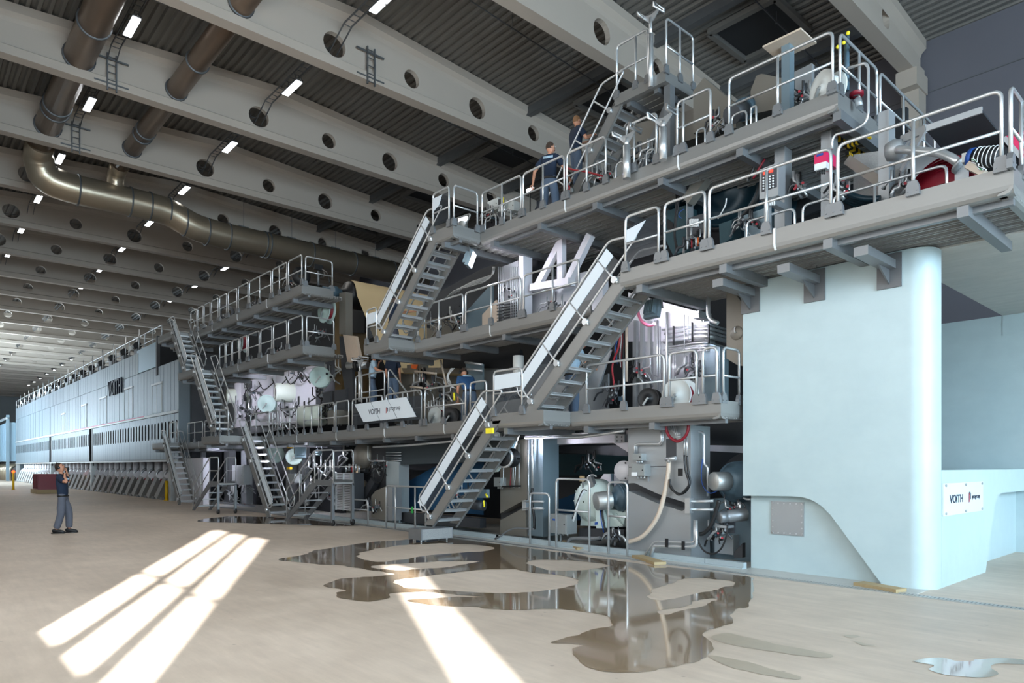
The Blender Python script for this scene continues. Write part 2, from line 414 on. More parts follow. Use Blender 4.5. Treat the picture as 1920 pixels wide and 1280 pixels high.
for xq, yq, e in ((-26, 5.3, 150), (-26, 10.3, 150), (-44, 5.3, 160), (-44, 13, 200), (-62, 10, 260), (-84, 10, 300), (-108, 10, 300), (-14, 10.3, 110)):
    light('ceiling_lamp_light', 'AREA', (xq, yq, 13.9), (0, 0, -1), e, (1, .96, .9), 5, 3)
# ventilation ducts
def ducts():
    def band(b, p, ax, r): b.lathe([(r, -.03), (r+.045, -.03), (r+.045, .03), (r, .03)], p, ax, 20)
    spec = [('left', 4.4, 14.72, .43, -11), ('right', 7.3, 14.72, .33, -11)]
    for nm, yc, zc, r, xe in spec:
        t = thing('ventilation_duct', 'brownish round metal duct through the girders, the %s of two' % nm, 'duct', (-22, yc, zc), 'long ducts through the girders')
        B().tube([(xe, yc, zc), (-33.6, yc, zc)], r, 24).build('pipe', 'duct', t)
        for x in [BEAMX[k]+.14 for k in (1, 2, 3, 4)]+[-23.3, -29.4, -29.9]:
            bb = B(); band(bb, (x, yc, zc), (1, 0, 0), r); bb.build('collar', 'dark_galvanised', t)
    t = thing('ventilation_duct', 'big shiny silver duct crossing under the girders towards the paper roll', 'duct', (-34.5, 10, 13.4))
    pts = [(-33.2, 4.4, 14.7), (-34.2, 4.4, 14.5), (-34.5, 4.7, 13.7), (-34.5, 5.6, 13.55), (-34.5, 8.6, 13.55), (-34.5, 9.6, 13.5), (-34.5, 10.6, 13.05), (-34.5, 11.8, 12.95), (-34.5, 23.9, 12.95)]
    B().tube(rounded(pts, .5, 4), [.5]*3+[.56]*4+[.62]*(len(rounded(pts, .5, 4))-7), 28).build('pipe', 'duct_bright', t)
    for q in ((5.9, 13.55), (7.9, 13.55), (8.7, 13.55), (9.5, 13.52), (10.2, 13.2), (11.2, 12.96), (12.2, 12.95), (14, 12.95), (14.2, 12.95), (16.5, 12.95), (19, 12.95), (21.5, 12.95)):
        bb = B(); band(bb, (-34.5, q[0], q[1]), (0, 1, 0), .62); bb.build('collar', 'dark_galvanised', t)
    bb = B().tube(rounded([(-33.4, 7.3, 14.72), (-34.3, 7.3, 14.6), (-34.5, 7.3, 13.6)], .4), .36, 20); bb.build('elbow', 'duct_bright', t)
    for q in (13, 15.5, 18, 20.5):
        B().tube([(-34.5, q, 13.5), (-34.5, q, roofz(q))], .012, 5).bar((-34.5, q-.25, 13.62), (-34.5, q+.25, 13.62), .05, .05).build('hanger', 'dark_galvanised', t)
ducts()
def support(x, yc, lab):
    t = thing('cable_riser', lab, 'cable tray', (x, yc, 14), 'cable risers on the girders'); 
    for s in (-.13, .13): B().bar((x+.24, yc+s, 13.9), (x+.24, yc+s, 15.1), .04, .06, (1, 0, 0)).build('rail', 'dark_galvanised', t)
    r = B()
    for i in range(5): r.bar((x+.24, yc-.13, 14+i*.25), (x+.24, yc+.13, 14+i*.25), .025, .025)
    r.build('rungs', 'dark_galvanised', t)
    for z in (14.15, 14.95): B().bar((x+.2, yc-.5, z), (x+.2, yc+.5, z), .05, .05).build('bracket', 'dark_galvanised', t)
support(BEAMX[3], 5.3, 'dark ladder cable riser beside the left duct, nearer one'); support(BEAMX[4], 5.3, 'dark ladder cable riser beside the left duct, farther one'); support(BEAMX[2], 11.4, 'dark ladder cable riser beside a girder hole at top centre')
# red crane girder and pale building block at the far left end
t = thing('bridge_crane', 'dark red crane bridge at the far left end of the hall', 'crane', (-104, 6, 9.4))
B().box((-105, -2, 9.6), (-103.4, 9.5, 11.2)).build('girder', 'crane_red', t)
B().box((-105.4, 6, 8.4), (-103, 9.0, 9.6)).build('trolley', 'crane_red', t)
B().box((-106, -2.2, 11.2), (-102.6, -1.6, 11.5)).build('end_truck', 'crane_red', t)

from mathutils import noise as mnoise
# ---- puddles and damp patches: outlines met with the floor
def floor_poly(outer, holes, z, name, m, label, cat='puddle'):
    bm = bmesh.new(); es = []
    for lp in [outer]+holes:
        q = []; k = len(lp)                       # Catmull-Rom smoothing of the outline
        w_ = [P(u, v, Z=0) for u, v in lp]
        for i in range(k):
            p0, p1, p2, p3 = w_[i-1], w_[i], w_[(i+1) % k], w_[(i+2) % k]
            for s in range(9):
                t = s/9; e = .5*((2*p1)+(p2-p0)*t+(2*p0-5*p1+4*p2-p3)*t*t+(3*p1-p0-3*p2+p3)*t**3)
                nz = V((mnoise.noise(e*2.3), mnoise.noise(e*2.3+V((9, 3, 1))), 0))*.10+V((mnoise.noise(e*8), mnoise.noise(e*8+V((5, 7, 2))), 0))*.045; e += nz*min(1, (p2-p1).length*1.4)
                q.append(V((e.x, e.y, z)))
        vv = [bm.verts.new(x) for x in q]; es += [bm.edges.new((vv[i], vv[(i+1) % len(vv)])) for i in range(len(vv))]
    bmesh.ops.triangle_fill(bm, use_beauty=True, edges=es)
    for f in bm.faces:
        f.normal_update()
        if f.normal.z < 0: f.normal_flip()
    me = bpy.data.meshes.new(name); bm.to_mesh(me); bm.free(); me.materials.append(MT[m])
    o = bpy.data.objects.new(name, me); sc.collection.objects.link(o); tag(o, label, cat); OFF[o.name] = V((0, 0, 0)); return o
floor_poly([(523,1049),(560,1041),(620,1027),(700,1016),(780,1011),(850,1009),(940,1020),(1040,1034),(1140,1049),(1260,1064),(1402,1080),(1404,1131),(1385,1140),(1377,1158),(1350,1176),(1318,1187),(1331,1203),(1337,1219),(1310,1238),(1260,1251),(1175,1260),(1118,1256),(1085,1240),(1073,1217),(1095,1209),(1032,1206),(1080,1192),(1112,1180),(1150,1172),(1135,1155),(1085,1145),(1025,1141),(960,1143),(875,1137),(800,1133),(765,1126),(830,1121),(905,1119),(860,1116),(800,1110),(735,1112),(728,1120),(690,1127),(645,1122),(630,1112),(646,1106),(610,1100),(636,1086),(720,1079),(735,1075),(690,1069),(640,1060),(600,1058)],
  [[(670,1041),(700,1030),(770,1021),(850,1019),(928,1027),(900,1034),(830,1038),(780,1045),(720,1053),(690,1050)],
   [(690,1062),(760,1056),(850,1052),(900,1052),(870,1058),(800,1066),(735,1069)],
   [(742,1088),(800,1080),(880,1070),(960,1067),(1005,1074),(1060,1080),(1090,1090),(1060,1102),(990,1110),(930,1112),(860,1108),(790,1104),(752,1100)],
   [(1216,1119),(1228,1104),(1262,1090),(1305,1084),(1366,1088),(1372,1095),(1335,1108),(1285,1117),(1240,1126)],
   [(985,1052),(1040,1050),(1100,1053),(1142,1060),(1110,1067),(1050,1070),(1000,1062)],
   [(1235,1148),(1270,1138),(1330,1122),(1345,1127),(1300,1140),(1255,1152)]],
  .004, 'puddle', 'water', 'large brown puddle spreading from the floor drain with dry islands')
floor_poly([(1712,1239),(1760,1233),(1800,1240),(1880,1234),(1925,1239),(1925,1245),(1875,1244),(1856,1250),(1867,1262),(1840,1270),(1780,1266),(1745,1256),(1750,1247)], [], .004, 'puddle', 'water', 'small dark puddle at the lower right edge')
floor_poly([(370,977),(430,968),(520,970),(600,974),(690,983),(640,986),(560,984),(480,981)], [], .004, 'puddle', 'water', 'thin dark puddle under the foot of the long left stair')
for lp, lb in (([(1335,1196),(1370,1188),(1440,1205),(1500,1217),(1560,1229),(1530,1233),(1450,1221),(1390,1212)], 'damp streak right of the large puddle, upper one'), ([(1330,1229),(1380,1236),(1450,1256),(1500,1268),(1490,1274),(1420,1264),(1360,1247)], 'damp streak right of the large puddle, lower one'),
               ([(1580,1191),(1600,1190),(1612,1194),(1592,1196)], 'tiny damp spot on the dry floor, upper one'), ([(1600,1202),(1625,1207),(1642,1210),(1618,1211)], 'tiny damp spot on the dry floor, lower one')):
    floor_poly(lp, [], .003, 'damp_patch', 'damp', lb, 'damp patch')
# ================================================================ PALE BLUE CONCRETE PORTAL
YW = 10.45
t = thing('concrete_portal', 'pale blue painted concrete block with rounded corner under the right gantry', 'concrete block', (-4.5, 10.6, 0))
q = [P(u, v, Y=YW) for u, v in ((1393, 500), (1393, 929), (1484, 930), (1506, 932), (1524, 938), (1541, 949), (1558, 966), (1655, 1092))]
q[0].z = 4.7; q[-1].z = 0; xr = -3.42
poly = [q[0]]+q[1:]+[V((xr, YW, 0)), V((xr, YW, 4.7))]
B().prism(poly, (0, .33, 0)).build('front_wall', 'concrete_blue', t)
B().box((XU(1407, 10.6), 10.62, 0), (-3.7, 10.8, 1.45)).build('recessed_wall', 'concrete_blue', t)
arc = [(xr, YW)]+[(-3.42+.28*math.sin(a), YW+.28-.28*math.cos(a)) for a in [math.pi/2*i/20 for i in range(1, 21)]]+[(-3.14, 10.84), (-3.7, 10.84), (-3.7, YW+.05), (xr, YW+.05)]
b = B().prism([(x, y, 0) for x, y in arc], (0, 0, 4.7))
b.build('rounded_corner', 'concrete_blue', t)
led = [(10.845, 0), (13.0, 0), (13.35, .7), (13.62, 1.12), (13.75, 1.20), (13.95, 1.24), (18, 1.24), (18, 1.64), (10.845, 1.64)]
B().prism([(-3.14, y, z) for y, z in led], (-.35, 0, 0)).build('ledge', 'concrete_blue', t)
B().box((-4.4, 10.84, 0), (-3.48, 18, 1.6)).build('ledge_core', 'concrete_blue', t)
B().box((-8, 16.5, 0), (6, 16.9, 4.7)).build('rear_wall', 'concrete_blue', t)
B().prism([(-3.7, 10.8, 4.7), (6, 10.8, 4.7), (6, 16.9, 4.7), (-3.7, 16.9, 4.7)], (0, 0, .3)).build('top_slab', 'floor_grey', t)
B().prism([(-3.7, 16.5, 4.3), (6, 16.5, 4.3), (6, 16.5, 4.7), (-3.7, 16.5, 4.7)], (0, -.01, 0)).build('joint', 'concrete_blue', t)
a, c = P(1447, 939, Y=10.62), P(1508, 1005, Y=10.62)
s = thing('cover_plate', 'square grey metal cover plate bolted to the recessed concrete wall', 'plate', (a.x, 10.6, c.z))
B().box((a.x, 10.62, c.z), (c.x, 10.60, a.z)).build('plate', 'plate', s)
b = B()
for i in range(6):
    for e in (0, 1):
        xx = a.x+(c.x-a.x)*(.04+.184*i); zz = c.z+(a.z-c.z)*(.04+.184*i)
        b.cyl((xx, 10.6, (a.z-.03, c.z+.03)[e]), (xx, 10.59, (a.z-.03, c.z+.03)[e]), .012, 6); b.cyl(((a.x+.03, c.x-.03)[e], 10.6, zz), ((a.x+.03, c.x-.03)[e], 10.59, zz), .012, 6)
b.build('bolts', 'tube', s)
# sign on the ledge
p00 = P(1766, 967.6, X=-3.14); p11 = P(1840, 902, X=-3.14); z0, z1 = 1.02, 1.43; z0 = p00.z; z1 = P(1766, 906, X=-3.14).z
s = thing('maker_sign', 'white rectangular sign with two company names on the concrete ledge', 'sign', (-3.13, p00.y, z0))
B().box((-3.135, p00.y, z0), (-3.115, p11.y, z1)).build('plate', 'panel_white', s)
W = p11.y-p00.y; Hh = z1-z0
b = B()
for fy, fz in ((.04, .93), (.52, .93), (.96, .93), (.04, .07), (.52, .07), (.96, .07)): b.cyl((-3.115, p00.y+W*fy, z0+Hh*fz), (-3.10, p00.y+W*fy, z0+Hh*fz), .018, 8)
b.build('bolts', 'box_grey', s)
text('VOITH', .16, (-3.112, p00.y+W*.13, z0+Hh*.38), (0, 1, 0), (0, 0, 1), 'navy_text', s, bold=.02, depth=.002, width=W*.32)
text('progroup', .10, (-3.112, p00.y+W*.69, z0+Hh*.45), (0, 1, 0), (0, 0, 1), 'navy_text', s, depth=.002, width=W*.21)
def logo(o, ux, h, par):   # the small house-shaped mark: red left bar, dark arch
    o, ux = V(o), V(ux); n = ux.cross(V((0, 0, 1)))*.004; w_ = h*.55
    f = lambda a, c: o+ux*w_*a+V((0, 0, h*c))
    B().prism([f(0, 0), f(.34, .12), f(.34, .78), f(0, .9)], n).build('mark', 'red', par)
    B().prism([f(0, .9), f(.5, 1), f(1, .8), f(1, .35), f(.7, .25), f(.7, .68), f(.34, .78)], n).build('mark', 'navy_text', par)
logo((-3.112, p00.y+W*.60, z0+Hh*.33), (0, 1, 0), Hh*.36, s)

# floor drain, coated floor strip, timber offcuts, checker-plate step
t = thing('floor_drain', 'long narrow steel floor drain running along the machine foot', 'drain', (-10, 9.95, 0))
B().box((-31, 9.86, 0), (3.2, 9.88, .012)).build('rim', 'stainless', t); B().box((-31, 10.0, 0), (3.2, 10.02, .012)).build('rim', 'stainless', t)
B().box((-31, 9.88, .001), (3.2, 10.0, .006)).build('channel', 'galvanised', t)
b = B(); x = 3.1
while x > -9: b.box((x-.012, 9.88, .006), (x+.012, 10.0, .011)); x -= .045
o = b.build('grate', 'stainless', t); o['kind'] = 'stuff'
struct(B().box((-31, 10.02, 0), (-3.2, 13, .008)), 'trim_6', 'floor_grey')
b = B()
for i, (u0, u1) in enumerate(((1177, 1322), (1322, 1395), (975, 1178), (930, 975), (850, 935), (640, 850), (560, 640))):
    c = B(); yy = 10.36; c.box((XU(u0, yy), yy, .008), (XU(u1, yy)-.01, yy+.1, .11)); c.box((XU(u0, yy), yy-.05, .008), (XU(u1, yy)-.01, yy, .03))
    o = c.build('curb_rail', 'curb'); tag(o, 'low grey-blue steel curb %s' % ['before the big frame plate', 'left of the concrete block', 'before the cream gear unit', 'by the second frame plate', 'behind the foot of the main stair', 'left of the main stair', 'before the white radiator'][i], 'curb', 'steel curbs at the machine foot')
def plank(u0, u1, v, y, lab, l=.22):
    a, c = P(u0, v, Z=0), P(u1, v+14, Z=0)
    o = B().bar((a.x, a.y, .028), (c.x, c.y-.0, .028), l, .05).build('timber_plank', 'wood'); tag(o, lab, 'plank')
plank(1610, 1690, 1097, 10, 'flat wooden board on the floor below the concrete corner')
plank(1050, 1092, 1017, 10, 'rusty-brown timber mat under the control box pipes')
plank(1195, 1238, 1045, 10, 'yellowish straw mat under the two bent floor pipes')
t = thing('step_box', 'checker plate step box on the floor below the main stair', 'step', (-13.9, 9.0, 0))
fx0, fx1 = -13.35, -12.0
B().box((-13.1, 8.63, .06), (-12.6, 9.5, .30)).build('body', 'galvanised', t); B().box((-12.6, 8.66, .07), (-12.592, 9.47, .29)).build('checker_face', 'perforated', t)
a = P(784, 1017, Z=.0); c2 = P(850, 1012, Z=0)
for x in (-13.0, -12.7):
    for y in (8.7, 9.4): B().cyl((x, y, 0), (x, y, .07), .02, 8).build('foot', 'tube', t)

# ================================================================ WALKWAYS, RAILS, STAIRS
def platform(label, edge, z, depth, beams=(), group='walkways of the machine', h=.3, mf='fascia'):
    """edge: outer outline as XY points; depth: how far the deck runs to +Y"""
    t = thing('walkway', label, 'walkway', (edge[0][0], edge[0][1], z-h), group)
    n = len(edge)
    for (xa, ya), (xb, yb) in zip(edge, edge[1:]):
        d = V((xb-xa, yb-ya, 0)).normalized(); nn = V((d.y, -d.x, 0))       # outward
        prof = [(0, 0), (-.03, 0), (-.005, -.05), (.01, -h*.5), (-.03, -h*.82), (-.09, -h*.98), (-.16, -h), (-.16, -h+.03), (-.09, -h*.9), (-.03, -h*.6)]
        prof = [(.0, 0), (.0, -h*.68), (-.012, -h*.84), (-.04, -h*.96), (-.08, -h), (-.15, -h), (-.15, -h+.02), (-.05, -h+.05), (-.03, -h*.4), (-.03, 0)]
        A = [V((xa, ya, z))+d*.004+nn*p+V((0, 0, q_)) for p, q_ in prof]
        L = (V((xb, yb, 0))-V((xa, ya, 0)))-d*.008
        b = B().prism(A, L); b.build('fascia', mf, t)
        # seams every ~3.5 m, bridged with pale straps
        m = int(L.length//3.4)
        for i in range(1, m+1):
            c = V((xa, ya, z))+L*(i/(m+1)); s_ = B()
            pp = [c+nn*(p+.012)+V((0, 0, q_)) for p, q_ in ((0, .01), (.0, -h*.68), (-.012, -h*.84), (-.04, -h*.96))]
            for p1, p2 in zip(pp, pp[1:]): s_.bar(p1, p2, .03, .008, nn)
            s_.build('strap', 'strap', t)
    xs = [p[0] for p in edge]
    # deck planks (ribbed perforated steel running along the machine)
    segs = [(min(a[0], c[0]), max(a[0], c[0]), a[1]) for a, c in zip(edge, edge[1:]) if abs(a[0]-c[0]) > .3]
    yback = max(p[1] for p in edge if True) if depth is None else max(s_[2] for s_ in segs)+depth
    for x0, x1, y in segs:
        yy = y+.05; nb = max(1, int((x1-x0)//2.6)); 
        while yy < yback-.1:
            for k in range(nb):
                xa = x0+(x1-x0)*k/nb; xb = x0+(x1-x0)*(k+1)/nb-.02
                key = ('plank', round(xb-xa, 2))
                if key not in CACHE:
                    w_ = xb-xa; q_ = B(); q_.box((0, 0, 0), (w_, .17, .02)); q_.box((0, 0, -.07), (w_, .02, 0)); q_.box((0, .15, -.07), (w_, .17, 0))
                    for j in range(int(w_/.2)):
                        for yq in (.05, .14): q_.cyl((.1+j*.2, yq, -.012), (.1+j*.2, yq, 0), .016, 6)
                    tmp = q_.build('deck_plank', 'perforated', None, origin=(0, 0, 0)); CACHE[key] = tmp.data; bpy.data.objects.remove(tmp)
                inst('deck_plank', CACHE[key], (xa, yy, z-h+.09), t)
            yy += .225
        x = x0+.35
        while x < x1:
            B().box((x-.06, y+.06, z-h-.12), (x+.06, yback, z-h+.03)).build('cross_beam', 'galvanised', t); x += 1.55
        B().box((x0+.1, y+.22, z-h-.06), (x1-.05, y+.30, z-h+.03)).build('edge_beam', 'galvanised', t)
    return t
CACHE = {}
BASE = None
def base_plate(p, dirx, nn):
    b = B(); w_ = .075
    a = V(p)+V((0, 0, -.05)); d = V(dirx).normalized(); n_ = V(nn)*random.uniform(.95, 1.25)
    b.prism([a-d*w_+n_*.03, a+d*w_+n_*.03, a+d*w_*.95+n_*.03+V((0, 0, .1)), a+d*w_*.6+n_*.03+V((0, 0, .17)), a-d*w_*.6+n_*.03+V((0, 0, .17)), a-d*w_*.95+n_*.03+V((0, 0, .1))], -n_*.05)
    for s_ in (-1, 1): b.cyl(a+d*s_*.05+n_*.03+V((0, 0, .05)), a+d*s_*.05+n_*.04+V((0, 0, .05)), .011, 6)
    return b
def rail(label, A, Bq, z, posts=(), h=.86, mids=(.47,), r=.023, plates=True, group='guard rail sections', name='guard_rail', inset=.0):
    A = V((A[0], A[1], z)); Q = V((Bq[0], Bq[1], z)); L = Q-A; d = L.normalized(); nn = V((d.y, -d.x, 0)); up = V((0, 0, 1))
    t = thing(name, label, 'railing', A, group)
    B().tube(rounded([A, A+up*h, Q+up*h, Q], .10), r, 8).build('frame', 'tube', t)
    for f in posts: B().tube([A+L*f, A+L*f+up*(h-.01)], r, 8).build('post', 'tube', t)
    for m in mids: B().tube([A+up*h*m, Q+up*h*m], r*.85, 8).build('knee_rail', 'tube', t)
    if plates:
        for f in [0]+list(posts)+[1]: base_plate(A+L*f, d, nn).build('base_plate', 'galvanised', t)
    return t
def rails_u(Y, z, secs, where, x_const=None, **kw):
    """secs: list of pixel columns per section [first post, ..., last post] measured on the plane of the rail"""
    out = []
    for i, us in enumerate(secs):
        if x_const is None: pts = [(XU(u, Y), Y) for u in us]
        else: pts = [(x_const, YU(u, x_const)) for u in us]
        a, c = V(pts[0]+(0,)), V(pts[-1]+(0,)); L = (c-a).length
        f = [(V(p+(0,))-a).length/L for p in pts[1:-1]]
        out.append(rail(where % (words[i] if '%s' in where else ()) if '%s' in where else where, pts[0], pts[-1], z, f, **kw))
    return out
def stair(label, x0, z0, x1, z1, y0, w_=.74, n=10, panel=True, back_panel=False, both=True, m='fascia', rails=True, dark=False):
    """straight stair along X from (x0,z0) up to (x1,z1); near stringer at y0"""
    t = thing('stair', label, 'stair', (x0, y0, z0), 'steel stairs')
    a, c = V((x0, 0, z0)), V((x1, 0, z1)); d = (c-a).normalized(); nrm = V((-d.z, 0, d.x)); 
    if nrm.z < 0: nrm = -nrm
    L = (c-a).length
    for y in (y0, y0+w_):
        Y_ = V((0, y, 0)); hw = .12
        # plumb cut at the foot, level cut at the head
        k = hw/abs(d.z)
        b = B().prism([a+Y_-V((k, 0, 0))*(1 if d.x > 0 else -1), a+Y_+V((k, 0, 0))*(1 if d.x > 0 else -1), c+Y_+V((k, 0, 0))*(1 if d.x > 0 else -1), c+Y_-V((k, 0, 0))*(1 if d.x > 0 else -1)], (0, .035 if y == y0 else -.035, 0))
        for s_ in (-1, 1): b.bar(a+Y_+nrm*s_*hw+V((0, .03*(1 if y == y0 else -1), 0)), c+Y_+nrm*s_*hw+V((0, .03*(1 if y == y0 else -1), 0)), .06, .012, nrm)
        b.build('stringer', m, t)
    dx = .12 if d.x > 0 else -.12
    key = ('tread', round(w_, 2))
    if key not in CACHE:
        q_ = B(); q_.box((-.12, .035, -.02), (.12, w_-.035, .012)); q_.box((-.12, .035, -.06), (-.105, w_-.035, 0)); q_.box((.105, .035, -.05), (.12, w_-.035, 0))
        for yq in range(5): q_.box((-.1, .1+yq*(w_-.2)/4-.012, .012), (.1, .1+yq*(w_-.2)/4+.012, .016))
        tmp = q_.build('tread', 'tube', None, origin=(0, 0, 0)); CACHE[key] = tmp.data; bpy.data.objects.remove(tmp)
    for i in range(n): inst('tread', CACHE[key], a+(c-a)*((i+.6)/n)+V((0, y0, 0)), t)
    if not rails: return t
    for y, isf in (((y0-.03), True), ((y0+w_+.03), False))[:2 if both else 1]:
        Y_ = V((0, y, 0)); up_, lo = .70, .24
        A1, C1 = a+d*.18+Y_, c-d*.0+Y_
        vup = V((0, 0, 1))
        pts = [A1+nrm*lo, A1+nrm*lo+V((-.22 if d.x > 0 else .22, 0, .02)), A1+nrm*up_, C1+nrm*up_+d*.18, C1+nrm*lo+d*.62, C1+nrm*lo+d*.3]
        loop = rounded(pts+[pts[0], pts[1]], .12, 4)
        cut = rounded([pts[-1]]+pts[:-1]+[pts[-1], pts[0]], .12, 4)
        q_ = [pts[-1]]; mid = (A1+nrm*lo+C1+nrm*lo)/2
        path = rounded([mid]+pts[:1]+pts[1:]+[mid], .11, 4)[:-1]
        B().tube(path, .021, 8, closed=True).build('handrail', 'tube', t)
        for f in (.06, .36, .66, .94):
            p0 = a+(c-a)*f+Y_; b = B().tube([p0+nrm*.02, p0+nrm*up_], .019, 8)
            b.cyl(p0+nrm*.10+V((0, -.04 if isf else .04, 0)), p0+nrm*.10+V((0, .04 if isf else -.04, 0)), .06, 12); b.build('bracket', 'tube', t)
        if (panel and isf) or back_panel:
            g0, g1 = a+(c-a)*.02+Y_, a+(c-a)*1.02+Y_
            B().prism([g0+nrm*.27, g0+nrm*.67, g1+nrm*.67, g1+nrm*.27], (0, .008, 0)).build('glass_panel', 'panel_glass', t)
            B().prism([g0+nrm*.42+d*.1, g0+nrm*.64+d*.0, g1+nrm*.64, g1+nrm*.42], (0, -.012, 0)).build('white_panel', 'panel_white', t, label='long white strip panel')
    return t
def plate_panel(par, pts, m, nvec=(0, -.012, 0), name='panel', label=None): return B().prism(pts, nvec).build(name, m, par, label)

Z1, Z2, Z3, Z2R = 2.76, 4.95, 7.14, 5.0
platform('lowest walkway along the machine front from the far left stairs to the main landing', [(-36, 9.2), (-34.2, 9.2), (-34.2, 9.95), (-26.4, 9.95), (-26.4, 8.4), (-24.5, 8.4), (-24.5, 9.95), (-10.8, 9.95)], Z1, 1.5)
platform('lowest walkway right of the main stair with its pale blue corner', [(-10.8, 9.15), (-9.3, 9.15), (-9.3, 9.9), (-6.0, 9.9), (-6.0, 11.3)], Z1, 1.3)
platform('middle walkway with pale landing below the paper web stair', [(-16.35, 10.6), (-16.35, 9.35), (-15.1, 9.35), (-15.1, 10.15), (-9.0, 10.15)], Z2, 1.2)
platform('top walkway carrying the two men and the highest stair', [(-13.2, 10.2), (-13.2, 9.35), (-12.4, 9.35), (-12.4, 10.15), (-4.26, 10.15), (-4.26, 14.2)], Z3, 2.9)
platform('right gantry walkway above the pale concrete block', [(-7.45, 9.15), (-1.95, 9.15), (-1.95, 11.6)], Z2R, 2.0)
platform('upper left walkway of the press section', [(-33.0, 9.15), (-32, 9.15), (-32, 8.4), (-30.1, 8.4), (-30.1, 9.15), (-19.67, 9.15), (-19.67, 10.2)], Z3+.04, 1.4)
platform('lower left walkway of the press section', [(-29.2, 9.15), (-29.2, 8.4), (-27.4, 8.4), (-27.4, 9.15), (-19.6, 9.15), (-19.6, 10.2)], 5.36, 1.3)
# brackets of the right gantry on the concrete wall
for i, (u, lb) in enumerate(((1408, 'left'), (1528, 'middle'), (1668, 'right'))):
    x = XU(u, YW); t = thing('wall_bracket', 'dark steel bracket holding the right gantry to the concrete, %s one' % lb, 'bracket', (x, YW, 4.4), 'gantry brackets')
    B().box((x-.09, 9.45, 4.46), (x+.09, YW, 4.58)).build('arm', 'galvanised', t)
    B().box((x-.16, YW-.03, 4.2), (x+.16, YW, 4.68)).build('wall_plate', 'dark_galvanised', t)
    B().prism([(x-.01, YW-.03, 4.25), (x-.01, YW-.03, 4.5), (x-.01, YW-.5, 4.5)], (.02, 0, 0)).build('gusset', 'dark_galvanised', t)

# ---- rails
rails_u(10.13, Z3, [[904, 941, 977], [981, 1018, 1058], [1063, 1100, 1136], [1175, 1189, 1231], [1270, 1281, 1332], [1367, 1458, 1561]], 'guard rail on the top walkway, %s section from the left', group='top walkway rails')
rails_u(9.33, Z3, [[812, 842]], 'guard rail with dark glass on the top stair landing, left face')
rails_u(0, Z3, [[851, 895]], 'guard rail on the pale side of the top landing', x_const=-12.38)
rails_u(0, Z3, [[1575, 1611, 1644], [1650, 1694, 1732, 1752]], 'guard rail running back from the top walkway end, %s section', x_const=-4.28)
rails_u(9.13, Z2R, [[1173, 1235], [1246, 1322], [1330, 1437, 1558], [1571, 1712, 1878]], 'guard rail on the right gantry, %s section from the left', group='right gantry rails')
rails_u(0, Z2R, [[1895, 1915, 1990]], 'guard rail at the right picture edge running back along the gantry end', x_const=-1.97)
rails_u(10.2, Z2R, [[1400, 1490], [1505, 1559], [1562, 1640, 1775]], 'inner low rail behind the right gantry rail, %s from the left', h=.62, r=.02, plates=False, group='inner rails of the right gantry')
rails_u(9.88, Z1, [[1100, 1170, 1245], [1255, 1306], [1318, 1344]], 'guard rail on the lowest walkway right of the stair, %s section', group='lowest walkway rails, right')
rails_u(0, Z1, [[1356, 1386]], 'guard rail closing the lowest walkway beside the concrete block', x_const=-6.02)
rails_u(9.13, Z1, [[926, 979]], 'guard rail with white panel on the main stair landing')
rails_u(9.93, Z1, [[882, 912], [797, 832, 873], [724, 755, 790], [661, 688, 717], [630, 654], [602, 627], [570, 584, 598], [530, 543, 556], [511, 521]], 'guard rail on the lowest walkway, %s section left of the main stair', group='lowest walkway rails, left')
rails_u(9.93, Z1, [[470, 480, 505]], 'guard rail behind the foot of the long left stair')
rails_u(8.42, Z1, [[404, 412, 428]], 'guard rail on the low landing of the left stairs')
rails_u(9.93, Z1, [[352, 365, 380], [384, 396]], 'guard rail on the lowest walkway near the grey hood, %s section')
rails_u(9.2, Z1, [[318, 332]], 'guard rail on the small hood landing at far left')
rails_u(10.13, Z2, [[784, 823, 868], [873, 921, 976], [982, 1036, 1085]], 'guard rail on the middle walkway, %s section from the left', group='middle walkway rails')
rails_u(9.33, Z2, [[688, 706]], 'short guard rail with white plate at the foot of the paper web stair')
rails_u(0, Z2, [[782, 796]], 'short guard rail at the pale end of the middle landing', x_const=-15.12)
rails_u(9.13, Z3+.04, [[541, 566], [511, 524, 538], [468, 487, 508], [447, 465], [428, 444], [412, 425], [397, 409], [383, 394], [371, 381], [358, 369]], 'guard rail on the upper left walkway, %s section from its right end', group='upper left walkway rails')
rails_u(0, Z3+.04, [[573, 623]], 'guard rail across the right end of the upper left walkway', x_const=-19.69)
rails_u(9.13, 5.36, [[541, 567], [513, 538], [489, 510], [466, 486], [450, 463], [436, 448], [424, 434], [412, 422]], 'guard rail on the lower left walkway, %s section from its right end', group='lower left walkway rails')
rails_u(0, 5.36, [[575, 626]], 'guard rail across the right end of the lower left walkway', x_const=-19.62)
# ---- stairs
stair('main stair from the floor step up to the lowest walkway landing', -13.05, .34, -10.7, 2.62, 9.15, .76, 10)
stair('stair from the lowest landing up to the right gantry', -9.72, 2.74, -7.35, 4.92, 9.17, .76, 10)
stair('stair in front of the paper web up to the top walkway', -15.38, 4.93, -13.05, 7.06, 9.37, .76, 10)
stair('highest stair beside the two men up to the roof-high landing', -11.3, 7.0, -9.35, 9.35, 11.4, .7, 10, panel=False)
stair('long left stair from the wet floor to the lowest walkway', -22.2, .03, -24.5, 2.7, 9.17, .7, 11)
stair('steep far left stair from the floor beside the grey hood', -31.9, .03, -34.2, 2.7, 9.22, .68, 11)
stair('left stair between lowest and lower left walkways', -25.3, 2.9, -27.4, 5.3, 8.42, .68, 10)
stair('upper left stair reaching the top of the hood', -28.5, 5.34, -30.1, 7.1, 8.42, .68, 8)
